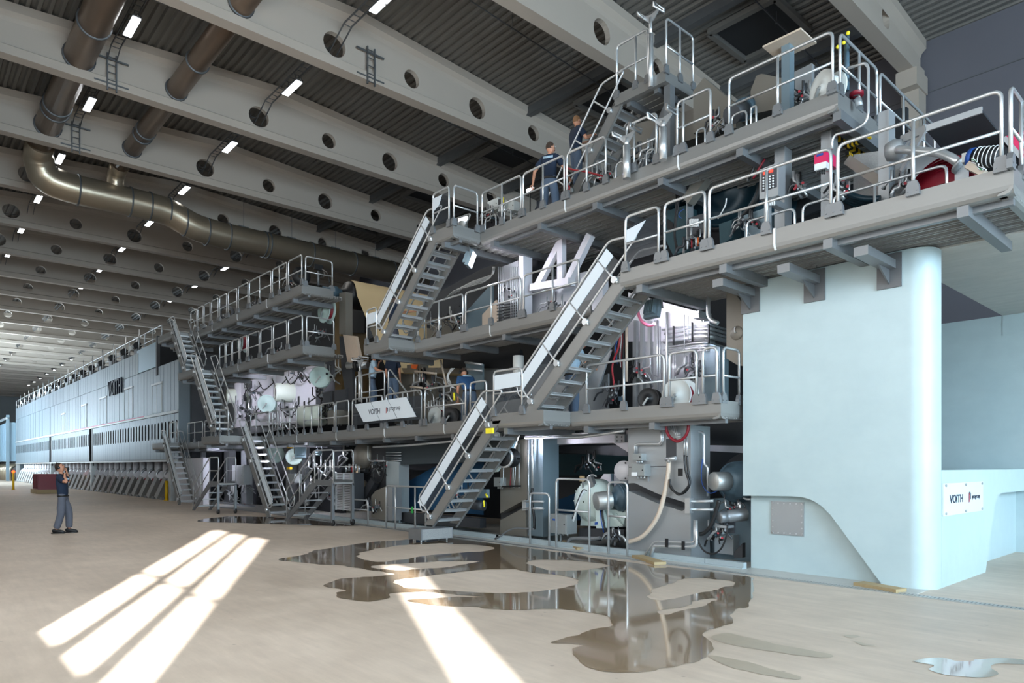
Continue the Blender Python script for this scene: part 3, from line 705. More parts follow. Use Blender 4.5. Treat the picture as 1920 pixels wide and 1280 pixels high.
# high landing at the top of the highest stair
t = thing('high_landing', 'small high landing under the roof at the head of the highest stair', 'walkway', (-8.8, 11.8, 9.2))
B().box((-9.4, 11.35, 9.3), (-8.1, 11.45, 9.52)).build('fascia', 'fascia', t); B().box((-8.2, 11.45, 9.3), (-8.1, 12.3, 9.52)).build('fascia', 'fascia', t)
for i in range(4): B().box((-9.35, 11.47+i*.21, 9.36), (-8.2, 11.65+i*.21, 9.40)).build('deck_plank', 'perforated', t)
for x in (-9.1, -8.4): B().box((x-.05, 11.45, 9.22), (x+.05, 12.3, 9.36)).build('cross_beam', 'galvanised', t)
B().bar((-8.3, 11.9, 9.3), (-9.8, 11.9, 7.0), .14, .14).build('strut', 'galvanised', t)
B().box((-8.25, 11.5, 7.0), (-8.1, 11.66, 9.3)).build('leg', 'galvanised', t)
rail('guard rail on the high landing facing the hall', (-9.35, 11.37), (-8.55, 11.37), 9.5, (.62,), h=1.05)
rail('guard rail on the right side of the high landing', (-8.1, 11.37), (-8.1, 12.3), 9.5, (.5,), h=1.05)
# transverse platform-stand stairs on the floor
def step_ladder(label, x0, y0, x1, z1, w_, xp):
    t = thing('mobile_steps', label, 'steps', (x0, y0, 0), 'small movable steps')
    a, c = V((x0, 0, 0)), V((x1, 0, z1)); d = (c-a).normalized()
    for y in (y0, y0+w_):
        Y_ = V((0, y, 0)); B().prism([a+Y_-V((.11, 0, 0)), a+Y_+V((.17, 0, 0)), c+Y_+V((.13, 0, -.06)), V((xp, y, z1-.06)), V((xp, y, z1+.1)), c+Y_-V((.05, 0, -.1))], (0, .03, 0)).build('stringer', 'galvanised', t)
        hr = .95
        B().tube(rounded([a+Y_+V((.05, 0, .05)), a+Y_+V((.05, 0, hr)), c+Y_+V((0, 0, hr)), V((xp, y, z1+hr)), V((xp, y, z1))], .1), .02, 8).build('handrail', 'tube', t)
        B().tube([a+Y_+V((.05, 0, hr*.5)), c+Y_+V((0, 0, hr*.5)), V((xp, y, z1+hr*.5))], .016, 8).build('knee_rail', 'tube', t)
        B().tube([c+Y_, c+Y_+V((0, 0, hr))], .02, 8).build('post', 'tube', t)
        p = a+(c-a)*.5+Y_; B().tube([p, p+V((0, 0, hr))], .018, 8).build('post', 'tube', t)
        B().box((xp-.08, y-.04, .1), (xp, y+.04, z1)).build('leg', 'galvanised', t); B().cyl((xp-.04, y-.03, .09), (xp-.04, y+.03, .09), .09, 12).build('wheel', 'rubber', t)
    n = max(3, int(z1/.22))
    for i in range(n):
        p = a+(c-a)*((i+.7)/n); B().box((p.x-.1, y0+.03, p.z-.02), (p.x+.13, y0+w_, p.z+.01)).build('tread', 'tube', t)
    B().box((x1, y0+.03, z1-.02), (xp, y0+w_, z1+.03)).build('landing', 'perforated', t)
step_ladder('grey movable steps on the wet floor right of the long left stair', -20.95, 9.22, -18.95, 1.2, .62, -17.8)
step_ladder('grey movable steps on the floor left of the long left stair', -27.7, 8.5, -25.8, 1.05, .6, -24.9)
# glass and sign panels in the rails
t = thing('sign_panel', 'white slanted sign panel with two company names in the walkway rail', 'sign', (XU(700, 9.9), 9.9, 2.9))
ys = 9.87
g = lambda u, v, y=ys: P(u, v, Y=y)
g2 = [P(661, 757, Y=ys+.02), P(790, 741, Y=ys+.02), P(788, 786, Y=ys+.02), P(661, 797, Y=ys+.02)]
B().prism(g2, (0, .008, 0)).build('glass_panel', 'panel_glass', t, label='dark see-through backing')
tl, tr, br, bl = g(665, 758), g(762, 744), g(781, 781), g(682, 791)
lerp = lambda a, c, f: a+(c-a)*f
for f0, f1 in ((0, .33), (.34, .66), (.67, 1)): B().prism([lerp(tl, tr, f0), lerp(tl, tr, f1), lerp(bl, br, f1), lerp(bl, br, f0)], (0, -.01, 0)).build('panel', 'panel_white', t)
a = g(691.5, 777); text('VOITH', .2, a, (1, 0, 0), (0, 0, 1), 'navy_text', t, bold=.012, depth=.012, width=g(713, 770).x-a.x)
a = g(731, 769); text('progroup', .17, a, (1, 0, 0), (0, 0, 1), 'navy_text', t, depth=.012, width=g(751, 765).x-a.x)
logo(g(724.5, 775)+V((0, -.012, 0)), (1, 0, 0), .17, t)
def railpanel(label, pw, pg, Y=None, X=None, nv=(0, -.012, 0)):
    f = lambda u, v, e=0: P(u, v, Y=None if Y is None else Y+e, X=None if X is None else X-e)
    t = thing('rail_panel', label, 'panel', f(*pw[0]), 'panels in the rails')
    B().prism([f(u, v, .015) for u, v in pg], (0, .006, 0) if Y else (-.006, 0, 0)).build('glass_panel', 'panel_glass', t)
    B().prism([f(u, v) for u, v in pw], nv).build('white_panel', 'panel_white', t)
railpanel('white kinked panel in dark glass on the top landing rail', [(812, 373), (829, 365), (823, 385), (812, 398)], [(812, 373), (841, 359), (841, 415), (812, 425)], Y=9.31)
railpanel('white slanted panel in dark glass where the gantry rail begins', [(1175, 432), (1211, 413), (1188, 451), (1175, 455)], [(1175, 425), (1232, 401), (1232, 474), (1175, 490)], Y=9.11)
railpanel('white rectangular panel in the rail of the main landing', [(928, 704), (976, 697), (976, 723), (928, 731)], [(928, 704), (976, 697), (976, 746), (928, 755)], Y=9.11)
railpanel('small white plate in the short rail at the paper web stair', [(689, 589), (704, 584), (704, 604), (689, 609)], [(689, 589), (704, 584), (704, 630), (689, 636)], Y=9.31)
# saddle-headed support posts
def saddle(label, u, vb, vt, Y, r=.06, tilt=0):
    a, c = P(u, vb, Y=Y), P(u, vt, Y=Y); c.x = a.x
    t = thing('saddle_post', label, 'post', a, 'posts with saddle heads')
    L = c.z-a.z
    B().tube([a, a+V((0, 0, L*.7))], r, 14).build('outer_tube', 'tube', t); B().tube([a+V((0, 0, L*.68)), c-V((0, 0, .12))], r*.62, 12).build('inner_tube', 'tube', t)
    b = B().prism([c+V((-.2, 0, -.02)), c+V((-.17, 0, -.08)), c+V((-.05, 0, -.2)), c+V((.05, 0, -.2)), c+V((.17, 0, -.08)), c+V((.2, 0, -.02)), c+V((.0, 0, -.06))], (0, .02, 0)); b.build('saddle', 'tube', t)
    for s_ in (-1, 1):
        lp = [c+V((s_*.16+.03*math.cos(w_), .0+.16*math.sin(w_), .02+.05*math.cos(w_)*s_*1)) for w_ in [i*math.pi/6 for i in range(12)]]
        B().tube([c+V((s_*.19, -.16, -.04)), c+V((s_*.2, -.17, .03)), c+V((s_*.2, .17, .03)), c+V((s_*.19, .16, -.04))], .03, 8, closed=True).build('cradle', 'tube', t)
saddle('tall saddle-headed post on the high landing at the very top', 1220, 164, 22, 11.3, .055)
saddle('saddle-headed post on the top walkway, right one', 1243, 300, 214, 10.0, .07)
saddle('saddle-headed post on the top walkway, left one', 1175, 335, 247, 10.0, .07)
saddle('saddle-headed post on the raised work stand by the men with the paper web', 675, 753, 672, 10.6, .06)
# ================================================================ DRYER HOOD
HY_ = 10.0
t = thing('dryer_hood', 'long pale blue-grey panelled dryer hood with a row of dark slots', 'machine hood', (-63, HY_, 2))
hx0, hx1, step = -92.6, -34.65, .603
def slot_panel(w_):
    """lower panel with one rounded slot cut through"""
    me = bpy.data.meshes.new('slot_panel'); bm = bmesh.new(); z0, z1 = 2.02, 4.2
    sl = [(w_/2+.13*math.cos(a), 3.75+.13*math.sin(a)) for a in [math.pi*i/6 for i in range(7)]]+[(w_/2+.13*math.cos(a), 3.15+.13*math.sin(a)) for a in [math.pi+math.pi*i/6 for i in range(7)]]
    es = []
    for lp in ([(.012, z0), (w_-.012, z0), (w_-.012, z1), (.012, z1)], sl):
        vv = [bm.verts.new((x, 0, z)) for x, z in lp]; es += [bm.edges.new((vv[i], vv[(i+1) % len(vv)])) for i in range(len(vv))]
    bmesh.ops.triangle_fill(bm, use_beauty=True, edges=es)
    for (x, z), (x2, z2) in zip(sl, sl[1:]+sl[:1]): bm.faces.new([bm.verts.new(c) for c in ((x, 0, z), (x2, 0, z2), (x2, .1, z2), (x, .1, z))])
    bmesh.ops.recalc_face_normals(bm, faces=bm.faces); bm.to_mesh(me); bm.free(); me.materials.append(MT['hood']); me.materials.append(MT['interior'])
    for p in me.polygons:
        if abs(p.normal.y) < .5: p.material_index = 1  # slot jambs coloured dark in place of the shade inside the slots
    return me
SP = slot_panel(step)
ob = B().box((.018, 0, 4.36), (step-.018, .06, 6.72)).build('x', 'hood', None, origin=(0, 0, 0)); UPm = ob.data; bpy.data.objects.remove(ob)
ob = B().box((.018, 0, 6.74), (step-.018, .06, 7.9)).build('x', 'hood', None, origin=(0, 0, 0)); TPm = ob.data; bpy.data.objects.remove(ob)
x = hx1-step; i = 0
while x > hx0-.1:
    gap = abs(x+.3+53.9) < .45 or abs(x+.3+70.1) < .45
    if not gap: inst('slot_panel', SP, (x, HY_+(.0 if i % 7 else .004), 0), t)
    inst('upper_panel', UPm, (x, HY_+random.choice((0, 0, .006, .012)), 0), t)
    if x < -42.2: inst('top_panel', TPm, (x, HY_+random.choice((0, 0, .006)), 0), t)
    x -= step; i += 1
B().box((hx0, HY_+.1, 1.98), (hx1-.02, 17, 6.7)).build('dark_core', 'interior', t)
B().box((hx0, HY_+.1, 6.7), (-38.2, 17, 7.9)).build('upper_core', 'interior', t)
B().box((hx1-.02, HY_, 1.98), (hx1, 17, 6.7)).build('end_wall', 'hood', t); B().box((hx0-.02, HY_, .9), (hx0, 17, 8)).build('end_wall', 'hood', t)
B().box((-42.2, HY_+.02, 6.78), (-38.3, HY_+.08, 8.05)).build('blue_panel', 'hood_upper', t, label='bright smooth pale blue upper panel')
B().box((-38.25, HY_-.05, 6.3), (-38.05, HY_+.1, 8.3)).build('dark_post', 'plate_dark', t)
B().box((hx0, HY_-.05, 4.22), (hx1, HY_, 4.34)).build('bright_ledge', 'stainless', t)
B().box((-62, HY_-.06, 4.30), (-40.5, HY_-.051, 4.35)).build('red_line', 'pink', t)
B().box((hx0, HY_-.04, 1.9), (hx1, HY_+.02, 2.0)).build('bottom_rail', 'stainless', t)
for xg in (-53.9, -70.1): B().box((xg-.32, HY_+.05, 1.7), (xg+.32, HY_+.1, 4.35)).build('gap', 'black', t)
for u0, u1, vt, vb in ((286, 304, 724, 780), (235, 249, 731, 785), (188, 200, 749, 800), (154, 163, 762, 803), (116, 122, 778, 810)):   # sliding door pairs
    a, c = P(u0, vt, Y=HY_), P(u1, vt-3, Y=HY_); zb = P(u0, vb, Y=HY_).z
    b = B(); m_ = (a.x+c.x)/2
    for xx in (a.x, m_, c.x): b.box((xx-.02, HY_-.03, max(zb, 4.4)), (xx+.02, HY_, a.z))
    b.box((a.x-.1, HY_-.05, a.z), (c.x+.1, HY_, a.z+.1)); b.build('door_rail', 'stainless', t)
    B().box((a.x+.03, HY_-.018, max(zb, 4.4)), (m_-.03, HY_-.001, a.z-.02)).build('door_leaf', 'hood', t); B().box((m_+.03, HY_-.018, max(zb, 4.4)), (c.x-.03, HY_-.001, a.z-.02)).build('door_leaf', 'hood', t)
x0_, x1_ = P(205.5, 717, Y=HY_).x, P(230, 717, Y=HY_).x
text('VOITH', 1.3, (x0_, HY_-.06, 6.0), (1, 0, 0), (0, 0, 1), 'navy_text', t, bold=.004, depth=.04, width=x1_-x0_)
# hood roof edge: walkway rails, lamps, small drives
rails = []
x = -38.5; i = 0
while x > -92:
    L = 3.2; g = 'rails on the hood roof'
    o = rail('guard rail on the hood roof, %s from the near end' % (words[i] if i < 20 else 'far'), (x-L, HY_+.3), (x, HY_+.3), 7.95, (.5,), h=1.0, plates=False, group=g, r=.03); x -= L+.12; i += 1
for k in range(17):
    xx = -43-3*k; tt = thing('hood_roof_drive', 'small grey fan drive with cable box on the hood roof, %s from the near end' % words[k], 'machine unit', (xx, 10.2, 7.95), 'drives on the hood roof')
    B().box((xx-.35, 10.15, 7.95), (xx+.25, 10.7, 8.3)).build('base', 'dark_galvanised', tt); B().cyl((xx-.2, 10.2, 8.45), (xx+.3, 10.2, 8.45), .2, 12).build('motor', 'black', tt)
    if k % 3 == 0: B().box((xx-.75, 10.0, 8.25), (xx-.3, 10.4, 8.5)).build('lamp_box', 'box_white', tt)
    B().tube([(xx+.5, 10.2, 7.95), (xx+.5, 10.2, 9.3)], .03, 6).build('post', 'tube', tt)
# ducts and valves under the hood
def under(xx, lab, k):
    tt = thing('steam_duct_unit', lab, 'duct', (xx, 10.6, 0), 'silver ducts under the hood')
    B().bar((xx-.75, 10.0, .08), (xx-.02, 10.25, 1.12), .3, .24).build('slanted_duct', 'tube', tt); B().bar((xx-.1, 10.24, 1.05), (xx+.06, 10.5, 1.35), .3, .3).build('joint', 'white_steel', tt)
    B().lathe([(.16, 0), (.2, .1), (.2, .75), (.14, .85)], (xx+.1, 10.6, 1.15), (0, 0, 1), 14).build('elbow', 'white_steel', tt)
    B().cyl((xx+.3, 10.35, .9), (xx+.3, 10.35, 1.02), .13, 12).build('handwheel', 'hose_red', tt)
    B().tube(rounded([(xx+.42, 10.4, .05), (xx+.42, 10.4, 1.4), (xx+.42, 11, 1.7)], .2), .06, 8).build('pipe', 'tube', tt)
    B().box((xx-.3, 9.95, 0), (xx+.2, 10.3, .12)).build('foot', 'galvanised', tt)
for k in range(36):
    under(-37.3-1.5*k, ('slanted silver duct with red wheel under the hood, %s from the near end' % words[k]) if k < 20 else 'one of the small far slanted ducts under the hood', k)
for i, xx in enumerate((-36.0, -53.9, -70.1, -92)):
    o = B().box((xx-.15, 9.98, 0), (xx+.15, 10.3, 1.95)).build('hood_column', 'stainless'); tag(o, 'steel leg carrying the hood, %s from the near end' % words[i], 'post', 'hood legs')
o = B().box((hx0, 12.5, 0), (-33, 12.7, 2)).build('wall_5', 'plate_dark', origin=(0, 0, 0)); o['kind'] = 'structure'
o = B().box((-35.4, 10.1, 0), (-31.5, 10.4, 2.05)).build('white_cabinet', 'white_steel'); tag(o, 'large white cabinet at the near end under the hood', 'cabinet')
for i, (u, vt, lamp) in enumerate(((312, 901, 0), (163, 893, 0), (169, 893, 1), (25, 886, 1))):
    p = P(u, 918 if i else 938, Z=0); p.z = 0; zt = EYE+(HY-vt)*p.y/ray(u, 0)[1]/F
    tt = thing('bollard', 'yellow safety bollard %s' % ('nearest the cream cabinet end', 'beside the hood gap, plain one', 'beside the hood gap with red light', 'tiny far one at the left edge with red light')[i], 'bollard', p)
    B().cyl(p, (p.x, p.y, zt), .07, 12).build('post', 'yellow', tt); B().cyl(p, (p.x, p.y, .03), .13, 12).build('foot', 'yellow', tt)
    if lamp: B().ball((p.x, p.y, zt+.08), .1, n=10).build('beacon', 'amber', tt)
p = P(88, 924, Z=0)
tt = thing('red_container', 'dark red steel container on a pale pallet behind the man', 'container', p)
B().prism([(p.x-1.0, p.y-.6, .25), (p.x+1.2, p.y-.6, .25), (p.x+1.1, p.y-.6, 1.2), (p.x-.9, p.y-.6, 1.2)], (0, 1.1, 0)).build('body', 'hose_red', tt); B().box((p.x-1.2, p.y-.7, 0), (p.x+1.3, p.y+.6, .25)).build('pallet', 'wood', tt)
for i in range(6): B().box((p.x-.8+i*.35, p.y-.64, .3), (p.x-.74+i*.35, p.y-.6, 1.15)).build('rib', 'hose_red', tt)
# second hood at the far left
tt = thing('far_machine_section', 'far bluish machine section at the left edge beyond the hood', 'machine section', (-105, 10, 0))
B().box((-125, 9.6, 2.2), (-95.5, 16, 6.6)).build('housing', 'hood_upper', tt); B().box((-95.5, 9.4, 0), (-95.2, 9.7, 7.4)).build('leg', 'plate_blue', tt); B().box((-125, 9.3, 6.9), (-95, 9.5, 7.1)).build('rail', 'tube', tt)
for i in range(16): B().box((-96.6-1.8*i, 9.56, 2.4), (-96.55-1.8*i, 9.6, 6.5)).build('seam', 'plate_blue', tt)
B().box((-125, 10.5, 0), (-95.5, 11, 2.2)).build('base', 'plate_dark', tt)
for i in range(10): B().tube(rounded([(-96.5-1.6*i, 9.9, 0), (-96.5-1.6*i, 9.9, 1.5), (-96.5-1.6*i, 10.6, 1.9)], .3), .16, 8).build('pipe', 'duct_bright', tt)

# ================================================================ MACHINE BODY
def wallbox(name, label, cat, u0, u1, v0, v1, Y, depth, m, group=None, bev=None, parent=None):
    a, c = P(u0, v0, Y=Y), P(u1, v0, Y=Y); um = (u0+u1)/2
    zt, zb = P(um, v0, Y=Y).z, P(um, v1, Y=Y).z
    b = B().box((a.x, Y, max(0, zb)), (c.x, Y+depth, zt))
    o = b.build(name, m, parent)
    if parent is None: tag(o, label, cat, group)
    return o
def poly(name, pts, Y, depth, m, parent=None, label=None, cat=None):
    q = [P(u, v, Y=Y) for u, v in pts]
    o = B().prism(q, (0, depth, 0)).build(name, m, parent)
    if parent is None: tag(o, label, cat)
    elif label: o['label'] = label
    return o
def px(pts, Y=None): return [P(p[0], p[1], Y=(p[2] if len(p) > 2 else Y)) for p in pts]
def hose(label, pts, Y, r, m, cat='hose', name='hose', group=None, rr=.12, n=8, tension=True):
    q = px(pts, Y)
    if tension:
        out = []; k = len(q)
        for i in range(k-1):
            p0, p1, p2, p3 = q[max(i-1, 0)], q[i], q[i+1], q[min(i+2, k-1)]
            for s in range(5): t_ = s/5; out.append(.5*((2*p1)+(p2-p0)*t_+(2*p0-5*p1+4*p2-p3)*t_*t_+(3*p1-p0-3*p2+p3)*t_**3))
        out.append(q[-1])
    else: out = rounded(q, rr, 4)
    return tag(B().tube(out, r, n).build(name, m), label, cat, group)
def pipe(label, pts, Y, r=.02, m='tube', **k): return hose(label, pts, Y, r, m, 'pipe', 'pipe', tension=False, **k)
def reel(label, u, v, Y, r, m='reel_mint', mh='hose_red', axis=(0, -1, 0), w_=.18, stand=None, core='box_grey'):
    c = P(u, v, Y=Y); ax = V(axis).normalized(); t = thing('hose_reel', label, 'hose reel', c-V((0, 0, r)), 'hose reels')
    B().lathe([(.0, .05), (r*.2, .05), (r*.26, .02), (r*.92, .01), (r, .03), (r, 0), (r*.9, -.02), (r*.5, -.02)], c+ax*w_*.5, ax, 28).build('front_disc', m, t)
    B().lathe([(r*.5, 0), (r, 0), (r, -.02), (0, -.02)], c-ax*w_*.5, ax, 28).build('rear_disc', m, t)
    b = B()
    for i in range(4): b.lathe([(r*.72, -.02), (r*.76, 0), (r*.72, .02)], c+ax*(-w_*.32+i*w_*.2), ax, 24)
    b.lathe([(r*.7, -w_*.45), (r*.7, w_*.45)], c, ax, 24); b.build('hose', mh, t)
    s = ax.cross(V((0, 0, 1))).normalized(); B().bar(c+ax*(w_*.5+.07), c+ax*(w_*.5+.07)-V((0, 0, r*.6))+s*r*.4, .05, .03).cyl(c+ax*w_*.4, c+ax*(w_*.5+.08), r*.1, 10).build('hub', core, t)
    B().bar(c-ax*(w_*.5+.05)-V((0, 0, r*1.02)), c-ax*(w_*.5+.05)+V((0, 0, .05)), .12, .05, ax).build('bracket', 'box_grey', t)
    return t
def b_door(a, c, w_, h, zb, zt, Y, m, t): return B().box((a.x+w_*.05, Y-.012, zb+h*.05), (c.x-w_*.05, Y, zt-h*.05)).build('door', m, t)
def jbox(label, u0, u1, v0, v1, Y, d=.18, m='box_grey', group='junction boxes', door=True, parent=None):
    a, c = P(u0, v0, Y=Y), P(u1, v0, Y=Y); um = (u0+u1)/2; zt, zb = P(um, v0, Y=Y).z, P(um, v1, Y=Y).z
    t = thing('junction_box', label, 'electric box', (a.x, Y, zb), group)
    B().box((a.x, Y, zb), (c.x, Y+d, zt)).build('housing', m, t)
    w_ = c.x-a.x; h = zt-zb
    dr = b_door(a, c, w_, h, zb, zt, Y, m, t)
    b = B()
    for f in (.25, .5, .75): b.cyl((a.x+w_*f, Y+d*.5, zb-.05), (a.x+w_*f, Y+d*.5, zb), min(.02, w_*.09), 6)
    b.build('cable_glands', 'tube', t); B().cyl((c.x-w_*.12, Y-.03, zb+h*.5), (c.x-w_*.12, Y-.01, zb+h*.5), .012, 6).build('latch', 'black', dr)
    return t
def flood(label, u, v, Y, aim, e, col=(.86, .84, 1), sz=.3, spot=2.4):
    c = P(u, v, Y=Y); a = V(aim).normalized(); t = thing('floodlight', label, 'lamp', c, 'floodlights'); up = V((0, 0, 1)); s = a.cross(up).normalized(); w2 = s.cross(a)
    hs = B().bar(c-a*.10, c-a*.01, sz, sz*1.1, w2).bar(c-a*.16, c-a*.10, sz*.7, sz*.8, w2).build('housing', 'plate_blue', t); B().bar(c-a*.01, c+a*.008, sz*.85, sz*.95, w2).build('lens', 'lamp_soft', hs)
    B().tube([c-s*sz*.55, c-s*sz*.55+up*.3-a*.05, c+s*sz*.55+up*.3-a*.05, c+s*sz*.55], .014, 6).build('yoke', 'galvanised', t)
    b = B()
    for k in range(6): b.bar(c-a*.19+s*sz*(-.3+.12*k), c-a*.10+s*sz*(-.3+.12*k), .012, sz*.8, w2)
    b.build('cooling_fins', 'plate_blue', hs)
    light('floodlight_beam', 'SPOT', c+a*.03, a, e, col, .12, spot=spot, blend=.7)
    return t
# dark depth of the machine: one long enclosing rear housing
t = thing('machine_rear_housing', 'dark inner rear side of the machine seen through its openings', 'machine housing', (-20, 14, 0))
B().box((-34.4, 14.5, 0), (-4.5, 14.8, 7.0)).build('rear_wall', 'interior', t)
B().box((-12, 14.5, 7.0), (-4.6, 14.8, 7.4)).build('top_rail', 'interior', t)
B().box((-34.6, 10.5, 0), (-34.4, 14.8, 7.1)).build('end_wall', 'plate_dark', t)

# ---- under the lowest walkway, right part
t = thing('frame_plate', 'big brushed steel frame plate with slanted slot left of the concrete block', 'machine frame', (-7.6, 10.5, 0))
Yf = 10.5
poly('upper_plate', [(1178, 797), (1295, 797), (1295, 946), (1279, 940), (1232, 925), (1190, 905), (1178, 906)], Yf, .62, 'plate', t)
poly('lower_plate', [(1178, 920), (1190, 925), (1232, 943), (1279, 958), (1295, 946), (1295, 1064), (1178, 1046)], Yf, .62, 'plate', t)
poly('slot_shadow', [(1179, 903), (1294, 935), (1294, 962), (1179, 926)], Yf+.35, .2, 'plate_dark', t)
poly('window', [(1249, 823), (1268, 821), (1268, 861), (1249, 862)], Yf-.004, .004, 'plate_dark', t)
poly('window', [(1271, 878), (1280, 878), (1280, 892), (1271, 892)], Yf-.004, .004, 'black', t)
for u0, u1, v0, v1 in ((1212, 1215, 888, 902), (1242, 1246, 888, 902)): poly('lug', [(u0, v0), (u1, v0), (u1, v1), (u0, v1)], Yf-.03, .03, 'plate', t)
poly('seam', [(1179, 875), (1250, 873), (1250, 874.5), (1179, 876.5)], Yf-.004, .003, 'plate_dark', t)
poly('stub', [(1284, 934), (1293, 934), (1293, 962), (1284, 962)], Yf-.12, .12, 'tube', t)
for v in (940, 955): B().cyl(P(1293, v, Y=Yf-.06), P(1338, v+(-1 if v < 950 else 0), Y=Yf+.0), .028, 8).build('tie_bar', 'tube', t)
t = thing('cross_beam_unit', 'floodlit white cross beam above the blue felt opening', 'machine frame', (-10, 11.2, 2.2))
poly('beam', [(985, 817), (1178, 806), (1178, 848), (1150, 830), (1060, 832), (985, 836)], 11.1, .4, 'white_steel', t)
poly('bracket', [(1152, 815), (1171, 814), (1171, 829), (1152, 830)], 11.0, .1, 'plate', t)
b = B()
for u in (1157, 1166):
    for v in (819, 826): c = P(u, v, Y=11.0); b.cyl(c, c-V((0, .012, 0)), .016, 8)
b.build('bolts', 'black', t)
poly('block', [(1025, 838), (1041, 837), (1041, 843), (1034, 849), (1025, 845)], 11.2, .1, 'plate', t)
poly('dark_roll', [(1018, 838), (1178, 834), (1178, 855), (1018, 846)], 11.7, .3, 'plate_dark', t)
t = thing('felt_run', 'blue felt and dark teal guide plates deep in the lower right opening', 'felt', (-10, 13, 0))
poly('teal_plate', [(1000, 850), (1178, 853), (1178, 890), (1000, 892)], 12.6, .1, 'teal', t)
poly('grey_plate', [(1000, 894), (1178, 894), (1178, 935), (1000, 940)], 12.7, .1, 'plate_dark', t)
poly('blue_felt', [(1000, 950), (1060, 932), (1120, 908), (1178, 900), (1178, 968), (1090, 975), (1000, 980)], 12.4, .04, 'felt_blue', t)
# gear unit
def gear():
    t = thing('gear_unit', 'cream gear unit with blue-grey drive motor behind the floor rail', 'gear unit', P(1120, 1005, Y=10.9))
    Yg = 10.8
    c = P(1100, 940, Y=Yg)
    B().lathe([(.02, -.1), (.18, -.08), (.4, .05), (.47, .2), (.47, .45), (.3, .5)], c, (0, 1, 0), 28).build('bell_housing', 'cream', t)
    b = B()
    for i in range(12): a = i*math.pi/6; b.bar(c+V((.1*math.cos(a), -.06, .1*math.sin(a))), c+V((.42*math.cos(a), .08, .42*math.sin(a))), .02, .06, (0, 1, 0))
    b.build('ribs', 'cream', t)
    poly('pedestal', [(1092, 955), (1175, 955), (1168, 988), (1088, 985)], Yg+.1, .5, 'cream', t)
    poly('front_rib', [(1116, 950), (1124, 950), (1132, 972), (1135, 990), (1118, 990)], Yg-.06, .12, 'cream', t)
    for s_ in (0, 1): poly('gusset', [(1140+s_*10, 962), (1146+s_*10, 962), (1168, 985), (1160, 986)], Yg-.02+.1*s_, .05, 'cream', t)
    poly('base', [(1086, 990), (1170, 992), (1170, 1009), (1086, 1006)], Yg+.05, .6, 'plate_dark', t); poly('sole', [(1082, 1005), (1172, 1008), (1172, 1012), (1082, 1009)], Yg, .7, 'galvanised', t)
    m0 = P(1118, 940, Y=Yg-.35); ax = V((.45, .85, .12)).normalized()
    B().lathe([(.0, 0), (.17, 0), (.18, .02), (.18, .3), (.14, .32), (.14, .42), (.25, .44), (.27, .5), (.27, .95), (.2, 1.0), (0, 1.0)], m0, ax, 24).build('drive_motor', 'motor_blue', t)
    B().lathe([(.0, -.01), (.175, -.01), (.185, .0), (.185, .3)], m0, ax, 24).build('end_cap', 'stainless', t)
    b = B()
    for i in range(8): b.lathe([(.27, .5+i*.05), (.295, .51+i*.05), (.27, .52+i*.05)], m0, ax, 24)
    b.build('cooling_ribs', 'motor_blue', t)
    poly('name_plate', [(1115, 979), (1121, 978), (1121, 983), (1115, 984)], Yg-.062, .003, 'blue', t)
    for i in range(3): B().tube(rounded(px([(1066+i*2, 985, Yg-.2), (1074+i*2, 972, Yg-.3), (1082, 940+i*4, Yg-.3), (1094, 915+i*3, Yg-.1), (1106, 925, Yg)]), .2), .012, 6).build('cable', 'white' if i else 'rubber', t)
    B().tube(rounded(px([(1128, 950, Yg-.2), (1130, 970, Yg-.25), (1136, 1000, Yg-.25), (1128, 1012, Yg-.25), (1110, 1012, Yg-.2)]), .15), .022, 8).build('cable', 'rubber', t)
    B().tube(rounded(px([(1125, 950, Yg-.2), (1127, 975, Yg-.27), (1132, 998, Yg-.27)]), .15), .012, 6).build('cable', 'blue', t)
gear()
t = thing('white_housing', 'white lit housing with sight plate above the gear unit', 'housing', P(1135, 921, Y=11.6))
poly('body', [(1125, 898), (1132, 888), (1158, 888), (1163, 895), (1163, 920), (1127, 922)], 11.6, .4, 'white_steel', t); poly('sight_plate', [(1127, 910), (1134, 909), (1134, 918), (1127, 919)], 11.58, .02, 'box_grey', t)
B().cyl(P(1148, 920, Y=11.5), P(1148, 888, Y=11.5), .035, 10).build('pillar', 'motor_blue', t)
t = thing('flange_head', 'round white bolted flange beside the big frame plate', 'flange', P(1170, 902, Y=10.9))
c = P(1169, 882, Y=10.8); B().lathe([(0, 0), (.2, 0), (.2, .05), (.12, .06), (.12, .35)], c, (-.3, 1, 0), 24).build('disc', 'white_steel', t)
b = B(); 
for i in range(10): a = i*math.pi/5; q = c+V((.16*math.cos(a), -.01, .16*math.sin(a))); b.cyl(q, q+V((0, .02, 0)), .016, 6)
b.build('bolts', 'black', t)
t = thing('spray_valve', 'small valve with cream handle above the gear unit', 'valve', P(1090, 920, Y=10.9)); B().tube(px([(1092, 895), (1094, 920)], 10.8), .02, 6).build('stem', 'galvanised', t); B().box(P(1089, 902, Y=10.82), P(1094, 892, Y=10.78)).build('handle', 'wood', t)
t = thing('camera_bracket', 'tilted grey sensor box on a bent arm above the gear unit', 'sensor', P(1110, 915, Y=10.9)); B().bar(P(1106, 892, Y=10.85), P(1113, 913, Y=10.85), .10, .12).build('box', 'galvanised', t); B().tube(rounded(px([(1099, 908), (1103, 892), (1112, 889), (1118, 893)], 10.8), .05), .015, 6).build('arm', 'tube', t)
jbox('grey control box on legs with blue label in front of the gear unit', 1031, 1063, 964, 1000, 10.35, .3)
t = thing('pedestal', 'two steel legs under the grey control box', 'stand', P(1046, 1020, Y=10.5))
for u in (1044, 1050): B().box(P(u, 1000, Y=10.45), P(u+3, 1018, Y=10.5)).build('leg', 'box_grey', t)
